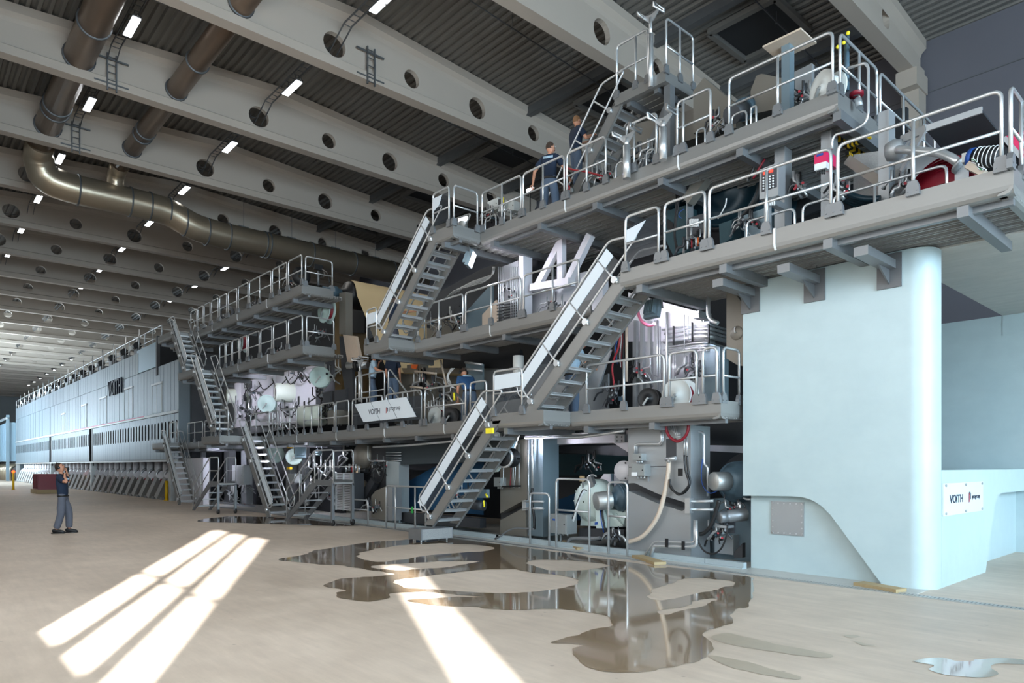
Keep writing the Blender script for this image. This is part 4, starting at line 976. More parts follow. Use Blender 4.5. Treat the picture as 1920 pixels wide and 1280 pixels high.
o = B().box(P(1036, 972, Y=10.33), P(1044, 976, Y=10.325)).build('blue_label', 'blue'); tag(o, 'small blue label on the grey control box', 'label')
rail('floor guard rail in front of the gear unit, left part', (XU(1043, 10.2), 10.2), (XU(1105, 10.2), 10.2), .01, (), h=1.42, mids=(.55,), plates=False, group='floor rails before the gear unit')
rail('floor guard rail in front of the gear unit, right part', (XU(1141, 10.2), 10.2), (XU(1176, 10.2), 10.2), .01, (), h=1.38, mids=(.53,), plates=False, group='floor rails before the gear unit')
rail('floor guard rail beside the second frame plate', (XU(994, 10.25), 10.25), (XU(1030, 10.25), 10.25), .01, (), h=1.1, mids=(), plates=False)
# second frame plate, column and pipes
t = thing('frame_plate', 'second steel frame plate behind the main stair with slanted slot', 'machine frame', (-12, 10.7, 0))
poly('upper_plate', [(938, 830), (988, 822), (988, 936), (978, 940), (938, 962)], 10.6, .4, 'plate_warm', t); poly('lower_plate', [(938, 975), (985, 950), (988, 1006), (938, 1000)], 10.6, .4, 'plate_warm', t)
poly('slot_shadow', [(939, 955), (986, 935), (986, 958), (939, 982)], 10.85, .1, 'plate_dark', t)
poly('column', [(990, 822), (1018, 818), (1018, 1006), (990, 1003)], 10.65, .5, 'plate_blue', t)
for v in (940, 953): B().cyl(P(982, v, Y=10.5), P(1019, v, Y=10.5), .025, 8).build('tie_bar', 'tube', t)
poly('stub', [(979, 938), (986, 937), (986, 956), (979, 957)], 10.48, .12, 'tube', t)
pipe('vertical steel pipe on the blue column under the walkway', [(999, 820), (999, 915)], 10.55, .03); pipe('thin vertical pipe left of the blue column', [(991, 822), (991, 1000)], 10.58, .016)
hose('black hose hanging down the blue column', [(998, 915), (997, 940), (1001, 965), (1002, 985), (1001, 992)], 10.5, .03, 'rubber')
for i, u in enumerate((944, 958, 962, 966, 973)):
    pipe('thin vertical pipe %s of the bundle behind the main stair' % words[i], [(u, 832), (u, 885+4*(i % 2)), (u-2 if i % 2 else u, 915)], 10.5, .013, m='hose_red' if i == 1 else 'tube', group='pipes behind the main stair')
for v in (861, 912):
    o = B().bar(P(942, v, Y=10.45), P(976, v-1, Y=10.45), .03, .04).build('pipe_clamp', 'black'); tag(o, 'black pipe clamp bar behind the main stair, %s one' % ('upper' if v < 900 else 'lower'), 'clamp')
jbox('warm grey junction box behind the main stair', 926, 940, 895, 912, 10.45, .15)
t = thing('cable_drum', 'round black cable drum with pale bracket hanging behind the main stair', 'cable drum', P(948, 878, Y=10.2)); c = P(948, 858, Y=10.15)
B().lathe([(.05, -.1), (.2, -.08), (.22, -.02), (.22, .0), (.15, .01), (.15, .25), (.22, .26), (.22, .3)], c, (-.35, 1, 0), 24).build('drum', 'black', t); B().lathe([(.19, -.1), (.23, -.1), (.23, -.04), (.19, -.04)], c, (-.35, 1, 0), 24).build('rim', 'tube', t)
poly('bracket', [(925, 864), (940, 872), (932, 884), (924, 885)], 10.3, .05, 'cream', t)
flood('white floodlight hanging below the walkway behind the main stair', 968, 828, 10.2, (.5, .7, -.3), 60)
jbox('white lamp ballast box beside the hanging floodlight', 953, 964, 818, 834, 10.3, .1, 'box_white')
o = B().box(P(914, 803, Y=9.05), P(923, 812, Y=9.0)).build('alarm_sounder', 'yellow_bright'); tag(o, 'small bright yellow alarm box at the head of the main stair', 'alarm')
reel('white cable coil hanging at the head of the main stair', 931, 816, 9.6, .07, 'white', 'white', w_=.04)
for i, (v, r_) in enumerate(((821, .03), (818, .018))): pipe('long thin conduit under the lowest walkway, %s one' % ('thicker', 'thinner')[i], [(985, v), (1090, v-2), (1140, v-9), (1170, v-14)], 10.3+.1*i, r_, group='conduits under the walkway')
# things on the big frame plate
jbox('upper grey junction box on the big frame plate', 1186, 1203, 850, 863, 10.36, .14)
jbox('large grey junction box with white label on the big frame plate', 1184, 1209, 870, 892, 10.32, .18)
o = B().box(P(1184, 885, Y=10.30), P(1194, 892, Y=10.296)).build('white_label', 'white'); tag(o, 'white label on the large grey junction box', 'label')
pipe('bent conduit running up from the upper junction box', [(1190, 850), (1190, 834), (1196, 832), (1236, 832), (1240, 826), (1240, 800)], 10.42, .024); pipe('second bent conduit beside the first on the frame plate', [(1194, 850), (1194, 836), (1198, 834), (1238, 834), (1243, 826), (1243, 800)], 10.45, .014)
hose('long beige hose curving down the big frame plate to the floor', [(1254, 865), (1253, 885), (1246, 925), (1232, 970), (1205, 1005), (1176, 1016)], 10.38, .042, 'hose_beige')
t = thing('tap', 'steel tap from which the beige hose hangs', 'valve', P(1254, 866, Y=10.35)); B().cyl(P(1248, 861, Y=10.36), P(1267, 859, Y=10.36), .035, 10).build('body', 'tube', t); B().cyl(P(1254, 858, Y=10.36), P(1254, 867, Y=10.36), .03, 8).build('nut', 'tube', t)
hose('dark red hose loop under the lowest walkway edge', [(1249, 796), (1250, 808), (1257, 820), (1270, 827), (1283, 820), (1290, 806), (1291, 787)], 10.3, .028, 'hose_red')
for i in range(2):
    hose('black hose loop on the big frame plate, %s one' % ('outer', 'inner')[i], [(1283+5*i, 853), (1285+5*i, 880), (1292+2*i, 905), (1285, 918+4*i), (1272, 924-2*i+3), (1258, 912+3*i), (1256, 898)], 10.36+.03*i, .019, 'rubber', group='black hose loops')
    pipe('short vertical steel pipe above the black hose loops, %s one' % ('left', 'right')[i], [(1283+5*i, 818), (1283+5*i, 854)], 10.38, .017, group='pipes above the hose loops')
for i in range(4): pipe('fine bent pipe under the walkway over the frame plate, %s' % words[i], [(1254+4*i, 797), (1258+4*i, 806+3*i), (1266, 811+3*i), (1276, 812+3*i)], 10.42, .010, group='fine bent pipes')
pipe('bent steel pipe at the side of the big frame plate', [(1302, 808), (1318, 810), (1320, 815), (1320, 870), (1327, 875), (1327, 930)], 10.75, .022)
for i in range(2): pipe('floor pipe running left along the foot of the frame plate, %s one' % ('upper', 'lower')[i], [(1302+3*i, 975), (1302+4*i, 1016+8*i), (1290, 1017+8*i), (1245-12*i, 1015+8*i), (1226, 1014+9*i), (1208+12*i, 1042)], 10.32, .018+.012*i, group='floor pipes at the frame plate')
for i, (u, v) in enumerate(((1250, 1014), (1281, 1019))):
    o = B().box(P(u-2, v-5, Y=10.3), P(u+2, v+12, Y=10.28)).build('pipe_clamp', 'black'); tag(o, 'black clamp on the floor pipes, %s one' % ('left', 'right')[i], 'clamp')
# right end: roll, motors
t = thing('press_roll', 'large dark steel roll end beside the concrete block', 'roll', P(1385, 930, Y=11.4)); c = P(1392, 903, Y=11.3)
B().lathe([(0, -.02), (.2, -.02), (.26, .05), (.5, .08), (.52, .15), (.52, 2.2)], c, (0, 1, 0), 36).build('roll_body', 'plate_dark', t); B().lathe([(.3, -.25), (.36, -.25), (.38, .1)], c, (0, 1, 0), 30).build('bearing_ring', 'motor_blue', t)
t = thing('drive_motor', 'grey round drive motor with blue flange before the large roll', 'motor', P(1345, 925, Y=10.9)); m0 = P(1337, 902, Y=10.45); ax = V((.35, .93, 0)).normalized()
B().lathe([(0, 0), (.15, 0), (.16, .02), (.16, .3), (.13, .31), (.13, .36)], m0, ax, 24).build('motor', 'stainless', t); B().lathe([(.13, .3), (.24, .32), (.24, .38), (.32, .42), (.32, .7)], m0, ax, 28).build('flange', 'motor_blue', t)
t = thing('pump_motor', 'small grey pump motor on a bracket under the round drive motor', 'motor', P(1355, 985, Y=10.6)); m0 = P(1348, 970, Y=10.45)
B().lathe([(0, 0), (.09, 0), (.1, .02), (.1, .12), (.08, .13), (.11, .16), (.11, .5)], m0, (.5, .86, .1), 20).build('motor', 'galvanised', t); B().box(P(1340, 984, Y=10.5), P(1376, 989, Y=10.7)).build('shelf', 'plate', t); B().box(P(1368, 960, Y=10.75), P(1376, 1000, Y=10.7)).build('bracket', 'plate_dark', t)
hose('thick black hose from the round motor to the floor pipes', [(1348, 938), (1342, 960), (1333, 985), (1320, 999), (1312, 1001)], 10.4, .035, 'rubber')
hose('thin black hose sagging near the floor at the right', [(1307, 980), (1308, 1010), (1320, 1032), (1337, 1038), (1352, 1028), (1362, 1005), (1364, 985)], 10.35, .016, 'rubber')
hose('thin light blue hose behind the frame plate side', [(1317, 860), (1315, 890), (1318, 910), (1330, 924), (1345, 920)], 10.7, .008, 'blue')
t = thing('inner_block_unit', 'grey-blue inner frame blocks behind the small pump motor', 'machine frame', P(1370, 1060, Y=11))
poly('block', [(1322, 935), (1415, 930), (1415, 1068), (1322, 1050)], 11.25, .4, 'plate_blue', t); poly('block', [(1340, 1005), (1375, 1003), (1375, 1040), (1340, 1036)], 11.05, .2, 'plate', t); poly('gusset', [(1376, 1035), (1392, 1018), (1392, 1045), (1376, 1045)], 10.9, .1, 'plate_dark', t)
poly('dark_beam', [(1322, 795), (1412, 790), (1412, 835), (1322, 833)], 11.9, .3, 'plate_dark', t); poly('bright_strip', [(1322, 834), (1412, 836), (1412, 850), (1322, 845)], 11.9, .3, 'white_steel', t)
for v in (982, 990): pass
pipe('curved steel pipe beside the large roll', [(1384, 900), (1390, 905), (1392, 932), (1400, 936), (1408, 936)], 10.9, .02)

# ---- left part under the lowest walkway
t = thing('inner_housing', 'dark blue-grey inner housing with opening under the walkway left of the stair', 'machine frame', (-16, 11, 0))
poly('header', [(724, 836), (1000, 815), (1000, 862), (745, 871), (724, 865)], 10.9, .25, 'inner_dark', t)
poly('column', [(724, 862), (748, 866), (748, 980), (724, 976)], 10.85, .35, 'curb', t)
poly('sill', [(748, 960), (900, 972), (900, 990), (748, 978)], 10.9, .2, 'plate_dark', t)
poly('blue_felt', [(748, 912), (805, 880), (860, 850), (905, 850), (905, 965), (748, 950)], 11.6, .04, 'felt_blue', t)
poly('dark_shelf', [(748, 880), (800, 882), (800, 892), (748, 890)], 11.9, .1, 'plate_dark', t)
poly('column', [(696, 838), (724, 834), (724, 960), (696, 955)], 11.0, .3, 'plate_dark', t)
t = thing('splash_hood', 'warm grey folded guard plate at the floor left of the blue felt', 'guard', P(710, 975, Y=10.6))
poly('front', [(696, 930), (704, 920), (722, 912), (724, 976), (696, 970)], 10.45, .02, 'plate_warm', t); poly('side', [(722, 912), (736, 914), (736, 976), (724, 976)], 10.5, .3, 'plate', t)
rail('floor guard rail before the blue felt opening', (XU(724, 10.0), 10.0), (XU(798, 10.0), 10.0), .01, (.25, .75), h=1.15, mids=(.5,), plates=False)
rail('low floor rail right of the white radiator', (XU(660, 10.1), 10.1), (XU(690, 10.1), 10.1), .01, (), h=.7, mids=(.6,), plates=False)
t = thing('louvre_unit', 'white louvred cooler unit behind the movable steps', 'cooler', P(648, 960, Y=10.3))
p0, p1 = P(632, 886, Y=10.2), P(660, 958, Y=10.2)
B().box((p0.x, 10.22, p1.z), (p1.x, 10.6, p0.z)).build('core', 'plate_dark', t)
b = B(); n_ = 22
for i in range(n_): z = p1.z+(p0.z-p1.z)*(i+.5)/n_; b.box((p0.x, 10.17, z-.012), (p1.x, 10.22, z+.02))
o = b.build('louvres', 'white_steel', t); o['kind'] = 'stuff'
for x in (p0.x, (p0.x+p1.x)/2, p1.x): B().box((x-.015, 10.14, p1.z), (x+.015, 10.2, p0.z)).build('frame_bar', 'tube', t)
t = thing('process_pump', 'shiny round pump body with valves right of the white louvres', 'pump', P(675, 950, Y=10.7)); c = P(672, 900, Y=10.7)
B().lathe([(.0, 0), (.22, .02), (.28, .15), (.26, .5), (.12, .6), (.12, 1.0)], c-V((0, 0, .55)), (0, 0, 1), 20).build('body', 'duct_bright', t); B().cyl(c+V((-.6, 0, .3)), c+V((.5, 0, .3)), .07, 12).build('pipe', 'rubber', t)
for i in range(5): B().cyl(c+V((-.4+.2*i, -.2, .25+.05*(i % 2))), c+V((-.4+.2*i, -.2, .45+.05*(i % 2))), .035, 8).build('valve', 'red' if i == 2 else 'tube', t)
poly('slanted_duct', [(672, 930), (695, 895), (702, 905), (682, 940)], 10.7, .2, 'plate_dark', t)
t = thing('round_tank', 'grey domed tank end under the lowest walkway', 'tank', P(677, 850, Y=11)); B().lathe([(0, -.15), (.25, -.1), (.4, 0), (.42, .1), (.42, .9)], P(678, 854, Y=10.9), (-.2, 1, 0), 28).build('shell', 'plate_warm', t)
hose('black hose loop left of the inner column', [(699, 885), (702, 900), (708, 905), (716, 900), (720, 885), (720, 865)], 10.6, .025, 'rubber')
for i in range(4): pipe('thin pipe turning along the inner header, %s' % words[i], [(724+0*i, 848+5*i), (752, 848+5*i), (752, 848+5*i+.1)], 10.8, .012, group='header pipes')
pipe('bright pipe looping under the walkway left of the inner column', [(690, 836), (690, 860), (694, 864), (722, 864)], 10.6, .022); pipe('long bright conduit below the walkway edge', [(700, 838), (760, 835), (830, 829), (868, 824)], 10.3, .03, m='tube')
o = B().box(P(772, 949, Y=10.0), P(774, 962, Y=9.98)).build('green_tag', 'green'); tag(o, 'green tag hanging on the floor rail', 'tag')
t = thing('doctor_drive', 'dark lever drive with yellow-marked rods beside the main stair', 'machine unit', P(905, 960, Y=10.4)); B().cyl(P(885, 945, Y=10.4), P(908, 948, Y=10.5), .12, 14).build('cylinder', 'plate_dark', t); B().bar(P(880, 925, Y=10.2), P(915, 925, Y=10.3), .12, .2).build('arm', 'plate_blue', t); B().tube(px([(907, 938), (908, 950)], 10.1), .02, 6).build('rod', 'yellow_bright', t); B().tube(px([(911, 926), (914, 932)], 10.1), .025, 6).build('handle', 'yellow_bright', t)
hose('metal conduit lying at the foot of the second frame plate', [(925, 1011), (938, 1005), (950, 996), (966, 990), (990, 991), (1001, 992)], 10.35, .02, 'galvanised')
hose('corrugated floor hose under the control box', [(1064, 1018), (1070, 1010), (1085, 1009), (1110, 1010), (1125, 1008)], 10.4, .035, 'galvanised')
# ================================================================ BETWEEN THE WALKWAYS
# side wall of the forming section between lowest walkway and right gantry
t = thing('side_wall', 'floodlit pale steel machine side below the right gantry', 'machine frame', (-8, 11.6, 2.76))
Yb = 11.5
poly('plate', [(1186, 560), (1325, 600), (1325, 765), (1186, 775)], Yb, .3, 'plate', t)
poly('bright_plate', [(1178, 548), (1330, 590), (1330, 640), (1178, 640)], Yb-.02, .02, 'white_steel', t)
for u in (1188, 1200, 1214, 1226): poly('rib', [(u, 600), (u+5, 600), (u+5, 768), (u, 770)], Yb-.1, .1, 'plate', t)
poly('blue_column', [(1319, 640), (1350, 650), (1350, 765), (1319, 765)], Yb-.15, .3, 'plate_blue', t)
poly('hatch_frame', [(1279, 665), (1292, 664), (1292, 680), (1279, 681)], Yb-.03, .03, 'plate', t)
t = thing('lever_plate', 'tall grey plate with round hatch beside the concrete block', 'machine frame', P(1378, 690, Y=10.9))
poly('plate', [(1362, 545), (1374, 545), (1395, 572), (1395, 686), (1384, 685), (1362, 672)], 10.75, .08, 'plate_warm', t); c = P(1381, 624, Y=10.74); B().lathe([(.0, .01), (.11, .01), (.12, 0)], c, (0, -1, 0), 20).build('hatch', 'plate_warm', t); B().tube(px([(1380, 613), (1377, 614), (1377, 622), (1380, 623)], 10.7), .01, 6).build('handle', 'tube', t)
for i, (v, r_) in enumerate(((610, .022), (617, .03), (624, .024), (632, .045), (643, .012), (648, .012), (653, .012), (658, .012))):
    tt = pipe('horizontal steel pipe %s from the top in the pipe bundle beside the floodlight' % words[i], [(1242+4*i % 9, v+8, 11.3), (1300, v, 11.3), (1330, v-2, 11.3), (1362, v+8, 12.2)], None, r_, group='pipe bundle under the right gantry')
for i, (u, v) in enumerate(((1263, 625), (1298, 618), (1329, 622))):
    o = B().box(P(u-2, v-14, Y=11.2), P(u+2, v+22, Y=11.25)).build('pipe_clamp', 'black'); tag(o, 'black clamp across the horizontal pipe bundle, %s' % ('left', 'middle', 'right')[i], 'clamp')
for i, u in enumerate((1232, 1237, 1250, 1262, 1266, 1283, 1290)):
    pipe('vertical thin steel pipe %s from the left behind the hose reels' % words[i], [(u, (600, 612, 585, 660, 662, 590, 592)[i]), (u, (745, 745, 750, 745, 745, 665, 640)[i])], 11.25, (.014, .02, .026, .012, .012, .01, .01)[i], group='vertical pipes behind the reels')
pipe('large bent pipe hanging at the dark opening', [(1328, 552), (1328, 590), (1333, 600), (1346, 606)], 10.95, .04)
jbox('small grey box above the pipe bundle', 1299, 1311, 583, 596, 11.1, .42)
flood('big floodlight in a blue cage under the right gantry', 1228, 581, 10.3, (.05, 1, -.25), 170, sz=.32, spot=2.6)
hose('pink hose loop hanging under the right gantry', [(1196, 578), (1198, 592), (1206, 605), (1218, 610), (1228, 607)], 10.5, .03, 'hose_pink')
hose('dark red hose behind the stair to the right gantry', [(1163, 620), (1160, 650), (1152, 670), (1148, 690), (1150, 710), (1153, 735)], 10.9, .02, 'red'); pipe('brownish vertical pipe behind the stair to the right gantry', [(1175, 612), (1175, 715)], 11.0, .03, m='hose_beige')
reel('large pale mint hose reel on the lowest walkway near the concrete block', 1276, 742, 10.5, .30, 'box_white', axis=(.05, -1, 0), w_=.25)
reel('black cable reel on the lowest walkway left of the pale one', 1219, 748, 10.4, .2, 'black', 'black', axis=(.35, -1, 0))
t = thing('tilted_guard', 'big tilted steel guard plate behind the stair to the right gantry', 'guard', P(1130, 700, Y=11)); poly('plate', [(1098, 700), (1140, 660), (1146, 655), (1122, 725), (1100, 722)], 10.8, .04, 'plate', t); poly('plate', [(1090, 725), (1140, 700), (1140, 768), (1070, 768)], 11.0, .05, 'plate', t)
t = thing('cable_bundle', 'dark bundle of blue and black cables behind the gantry stair', 'cables', P(1160, 640, Y=11.2))
for i in range(7): B().tube(rounded(px([(1152+3*i, 606), (1158+2*i, 625+3*i), (1150+3*i, 650+4*i), (1156+2*i, 680+2*i)], 11.1), .2), .014, 6).build('cable', ('rubber', 'blue', 'rubber', 'rubber', 'white', 'hose_red', 'rubber')[i], t)
# middle zone: side wall between the middle and the top walkway
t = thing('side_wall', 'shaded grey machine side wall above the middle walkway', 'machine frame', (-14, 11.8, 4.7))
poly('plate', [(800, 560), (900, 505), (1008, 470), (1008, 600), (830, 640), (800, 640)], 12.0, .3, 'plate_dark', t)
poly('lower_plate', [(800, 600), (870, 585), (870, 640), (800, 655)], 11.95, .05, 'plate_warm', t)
poly('blue_guard', [(873, 585), (923, 530), (926, 610), (878, 625)], 11.3, .05, 'plate_blue', t); poly('beige_guard', [(904, 590), (915, 578), (930, 562), (936, 606), (904, 612)], 11.15, .05, 'hose_beige', t)
poly('column', [(941, 500), (972, 488), (972, 612), (941, 612)], 11.3, .4, 'plate', t); poly('white_column', [(973, 478), (981, 476), (981, 610), (973, 612)], 11.2, .3, 'white_steel', t)
poly('white_lower', [(984, 540), (1130, 500), (1130, 610), (984, 612)], 11.9, .2, 'white_steel', t)
for i in range(9):
    o = poly('vent_slat', [(944, 570+5*i), (968, 566+5*i), (968, 568+5*i), (944, 572+5*i)], 11.26, .04, 'plate_dark', t)
for i, u in enumerate((935, 939, 943, 958, 962, 966, 970)): pipe('vertical pipe %s from the left beside the white column' % words[i], [(u, 500), (u, 610)], 11.1, .013, group='pipes at the white column')
t = thing('ladder_rack', 'black spiked hose rack standing on the middle walkway', 'rack', P(939, 610, Y=11)); B().tube(px([(937, 560), (937, 612)], 11.0), .02, 6).build('bar', 'rubber', t)
for i in range(7): B().tube(px([(932, 572+6*i), (944, 570+6*i)], 11.0), .014, 6).build('arm', 'rubber', t)
t = thing('white_truss', 'bright floodlit white steel truss frame above the middle walkway', 'machine frame', P(1050, 540, Y=11.4))
W_ = lambda a, c, w_=.2: B().bar(P(a[0], a[1], Y=11.4), P(c[0], c[1], Y=11.4), .16, w_*.8, (0, 1, 0)).build('beam', 'white_steel', t)
W_((1008, 537), (1050, 457), .16); W_((1053, 448), (1053, 530), .18); W_((1000, 540), (1072, 528), .3); W_((1064, 530), (1108, 440), .18)
flood('bright floodlight hanging under the top landing', 886, 487, 10.2, (.75, .6, -.35), 110, sz=.34, spot=2.6)
jbox('white lamp ballast hanging beside the bright floodlight', 871, 881, 462, 489, 10.4, .12, 'box_white')
jbox('grey control cabinet with white tag on the middle walkway wall', 853, 864, 560, 590, 11.0, .2, 'plate_dark')
for i in range(5): pipe('dark bent pipe %s on the shaded side wall' % words[i], [(835+6*i, 560-3*i), (850+8*i, 545-4*i), (905+5*i, 530-4*i), (922+i, 520-2*i), (924+i, 500)], 11.5, .014, m='tube', group='pipes on the shaded wall')
# between right gantry and top walkway
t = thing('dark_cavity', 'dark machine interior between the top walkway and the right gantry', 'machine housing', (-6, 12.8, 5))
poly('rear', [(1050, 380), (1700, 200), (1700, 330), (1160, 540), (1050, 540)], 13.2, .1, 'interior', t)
t = thing('guide_roll', 'large dark teal roll end behind the right gantry rail', 'roll', P(1370, 440, Y=11.5)); c = P(1355, 350, Y=11.7)
B().lathe([(0, -.05), (.3, -.05), (.35, .05), (.62, .1), (.66, .06), (.72, .06), (.74, .15), (.74, 1.6)], c, (0, 1, 0), 40).build('roll', 'roll_teal', t); B().lathe([(.76, -.02), (.80, -.02), (.82, .1), (.76, .1)], c, (0, 1, 0), 40).build('rim', 'rubber', t)
t = thing('suction_roll', 'dark round roll end with cables under the top walkway', 'roll', P(1265, 380, Y=11.5)); c = P(1262, 352, Y=11.4)
B().lathe([(0, -.1), (.14, -.1), (.18, -.02), (.32, 0), (.36, .1), (.36, 1.4)], c, (-.2, 1, 0), 32).build('roll', 'roll_teal', t); B().lathe([(.1, -.13), (.16, -.13), (.2, -.05)], c, (-.2, 1, 0), 24).build('hub', 'plate_dark', t)
for i in range(3): hose('black cable %s hanging before the dark round roll' % words[i], [(1256+5*i, 342), (1264+4*i, 352), (1268+3*i, 370), (1266+2*i, 400), (1264+i, 440), (1268+2*i, 470)], 11.0, .012, 'rubber', group='cables before the dark roll')
hose('thin bright blue cable curl behind the gantry rail', [(1282, 392), (1274, 398), (1273, 405), (1278, 409)], 11.0, .006, 'blue')
t = thing('teal_housing', 'dark teal round-topped housing behind the second gantry rail', 'machine housing', P(1265, 470, Y=11.4)); poly('body', [(1250, 395), (1285, 385), (1288, 470), (1262, 478), (1248, 450)], 11.3, .4, 'teal', t); poly('pocket', [(1251, 410), (1262, 418), (1262, 432), (1251, 430)], 11.28, .03, 'black', t)
t = thing('slanted_beam', 'grey slanted machine beam behind the gantry rail', 'machine frame', P(1295, 460, Y=11)); B().bar(P(1325, 330, Y=11.0), P(1290, 378, Y=11.0), .2, .2, (0, 1, 0)).build('beam', 'plate_warm', t); B().box(P(1287, 375, Y=11.0), P(1300, 460, Y=11.2)).build('post', 'plate', t)
jbox('open wiring cabinet on the right gantry behind the second rail', 1290, 1322, 404, 440, 10.9, .2, 'plate_dark')
t = thing('wiring', 'white terminal blocks and cables inside the open wiring cabinet', 'wiring', P(1300, 430, Y=10.87))
for i in range(4): B().box(P(1294+4*i, 412, Y=10.88), P(1297+4*i, 424, Y=10.85)).build('terminal', 'white', t)
for i in range(8):
    o = pipe('short cable gland %s in the row at the gantry floor' % words[i], [(1285+4*i, 450-i*.8), (1285+4*i, 468-i*1.2)], 10.6, .014, m=('rubber', 'white', 'rubber', 'red', 'rubber', 'white', 'orange', 'rubber')[i], group='cable glands at the gantry')
hose('white twisted rope hanging behind the third gantry rail', [(1362, 372), (1360, 385), (1352, 400), (1346, 410)], 10.9, .012, 'white')
t = thing('pale_cylinder', 'pale grey curved guard beside the large teal roll', 'guard', P(1400, 330, Y=11.4)); poly('guard', [(1390, 300), (1412, 296), (1440, 300), (1400, 340)], 11.3, .05, 'plate', t)
hose('dark red rod leaning behind the control cabinet', [(1434, 298), (1412, 335)], 10.8, .02, 'hose_red'); hose('black rod leaning behind the control cabinet', [(1422, 294), (1404, 336)], 10.8, .025, 'rubber')
t = thing('teal_box', 'grey-teal housings low behind the third gantry rail', 'machine housing', P(1350, 445, Y=10.9)); poly('box', [(1348, 420), (1372, 412), (1372, 446), (1350, 460)], 10.8, .3, 'teal', t); poly('box', [(1394, 404), (1434, 390), (1434, 440), (1396, 450)], 10.8, .3, 'plate_blue', t)
# gantry columns
for i, (u, vt, vb) in enumerate(((1461, 290, 425), (1548, 245, 410), (1656, 265, 378))):
    t = thing('gantry_column', 'square grey steel column on the right gantry, %s from the left' % words[i], 'column', P(u, vb, Y=10.9), 'gantry columns')
    a, c = P(u-9, vt, Y=10.7), P(u+9, vb, Y=10.7); B().box((a.x, 10.7, 4.8), (c.x, 10.9, 6.85)).build('post', 'plate', t); B().box((c.x, 10.68, 4.8), (c.x+.02, 10.92, 6.85)).build('flange', 'plate', t)
# control cabinet, pink box, striped bars
def ctl():
    Y = 10.0; t = thing('control_cabinet', 'grey control cabinet with red displays and rows of buttons on the right gantry', 'electric box', P(1445, 380, Y=Y))
    a = P(1424, 318, Y=Y); c = P(1459, 366, Y=Y); B().prism([a, P(1460, 304, Y=Y), c, P(1424, 374, Y=Y)], (0, .22, 0)).box((c.x-.3, Y+.2, 5.8), (c.x-.2, 10.72, 5.9)).box((c.x-.28, Y+.1, 4.85), (c.x-.2, Y+.18, 5.9)).build('housing', 'plate', t)
    B().prism([P(1428, 325, Y=Y-.01), P(1456, 313, Y=Y-.01), P(1456, 350, Y=Y-.01), P(1428, 360, Y=Y-.01)], (0, .02, 0)).build('door', 'plate_dark', t)
    for u, v in ((1431, 324), (1442, 320)): B().box(P(u, v-1, Y=Y-.015), P(u+7, v+1.5, Y=Y-.02)).build('display', 'led_red', t)
    for i in range(4):
        for j in range(5): q = P(1432+6*i, 334+5*j-1.5*i, Y=Y-.02); B().cyl(q, q-V((0, .015, 0)), .013, 8).build('button', 'white', t)
    for i in range(3): B().tube(px([(1443+4*i, 372), (1444+4*i, 385)], Y+.1), .014, 6).build('cable_gland', 'white', t)
ctl()
t = thing('pink_box', 'pink and white electric box with blue display on the gantry column', 'electric box', P(1540, 320, Y=10.4)); Y = 10.3
poly('upper', [(1527, 287), (1549, 280), (1549, 302), (1527, 308)], Y, .4, 'pink', t); poly('lower', [(1527, 308), (1549, 302), (1549, 314), (1527, 320)], Y, .15, 'white', t); poly('display', [(1531, 290), (1543, 286), (1543, 290), (1531, 294)], Y-.01, .01, 'blue', t)
for i in range(4): B().tube(px([(1533+4*i, 318), (1534+4*i, 326)], Y+.05), .012, 6).build('cable', 'rubber', t)
def striped(label, p, q, w_=.07):
    t = thing('warning_bar', label, 'warning bar', p, 'black and yellow bars'); n_ = 12; L = q-p
    for i in range(n_): B().bar(p+L*(i/n_), p+L*((i+1)/n_), w_, w_).build('stripe', 'yellow' if i % 2 else 'black', t)
striped('black and yellow bar under the top walkway corner, long one', P(1586, 275, Y=11.2), P(1632, 255, Y=11.2)); striped('black and yellow bar crossing the long one', P(1563, 256, Y=10.9), P(1618, 292, Y=11.8))
striped('short black and yellow bar below the crossing', P(1588, 287, Y=11.2), P(1603, 298, Y=11.5), .05)
# right end of the gantry
t = thing('tilt_plate', 'large tilted dark steel cover plate standing open on the right gantry', 'cover', P(1780, 260, Y=10.9))
q = [P(1737, 241, Y=10.1), P(1842, 206, Y=10.1)]; a, c = q; B().prism([a, c, c+V((.45, 2.2, -.9)), a+V((.45, 2.2, -.9))], (0, 0, -.03)).build('plate', 'interior', t); B().bar(a, c, .03, .08).build('edge', 'plate', t)
B().bar(P(1690, 262, Y=10.3), P(1737, 241, Y=10.1), .04, .1).build('arm', 'plate', t); B().bar(P(1735, 243, Y=10.1), P(1690, 320, Y=10.3), .03, .06).build('arm', 'plate', t); B().bar(P(1722, 243, Y=10.2), P(1695, 280, Y=10.3), .03, .04).build('arm', 'plate', t)
t = thing('drum_guard', 'grey slanted drum guard behind the red hose roll', 'guard', P(1720, 345, Y=11)); B().prism([P(1700, 290, Y=10.8), P(1780, 285, Y=10.8), P(1790, 318, Y=10.8), P(1720, 350, Y=10.8), P(1700, 345, Y=10.8)], (.2, .8, 0)).build('guard', 'plate', t)
t = thing('hose_roll', 'big coil of dark red hose on the right gantry', 'hose coil', P(1745, 350, Y=10.2)); c = P(1764, 360, Y=10.35)
for i in range(11): B().lathe([(.44-.03*i, -.02), (.46-.03*i, 0), (.44-.03*i, .03)], c-V((0, -.01*i, 0)), (-.25, -1, .0), 40).build('hose_turn', 'hose_red', t)
B().lathe([(.12, 0), (.44, 0), (.44, .35)], c+V((0, .03, 0)), (.2, 1, 0), 36).build('drum', 'hose_red', t)
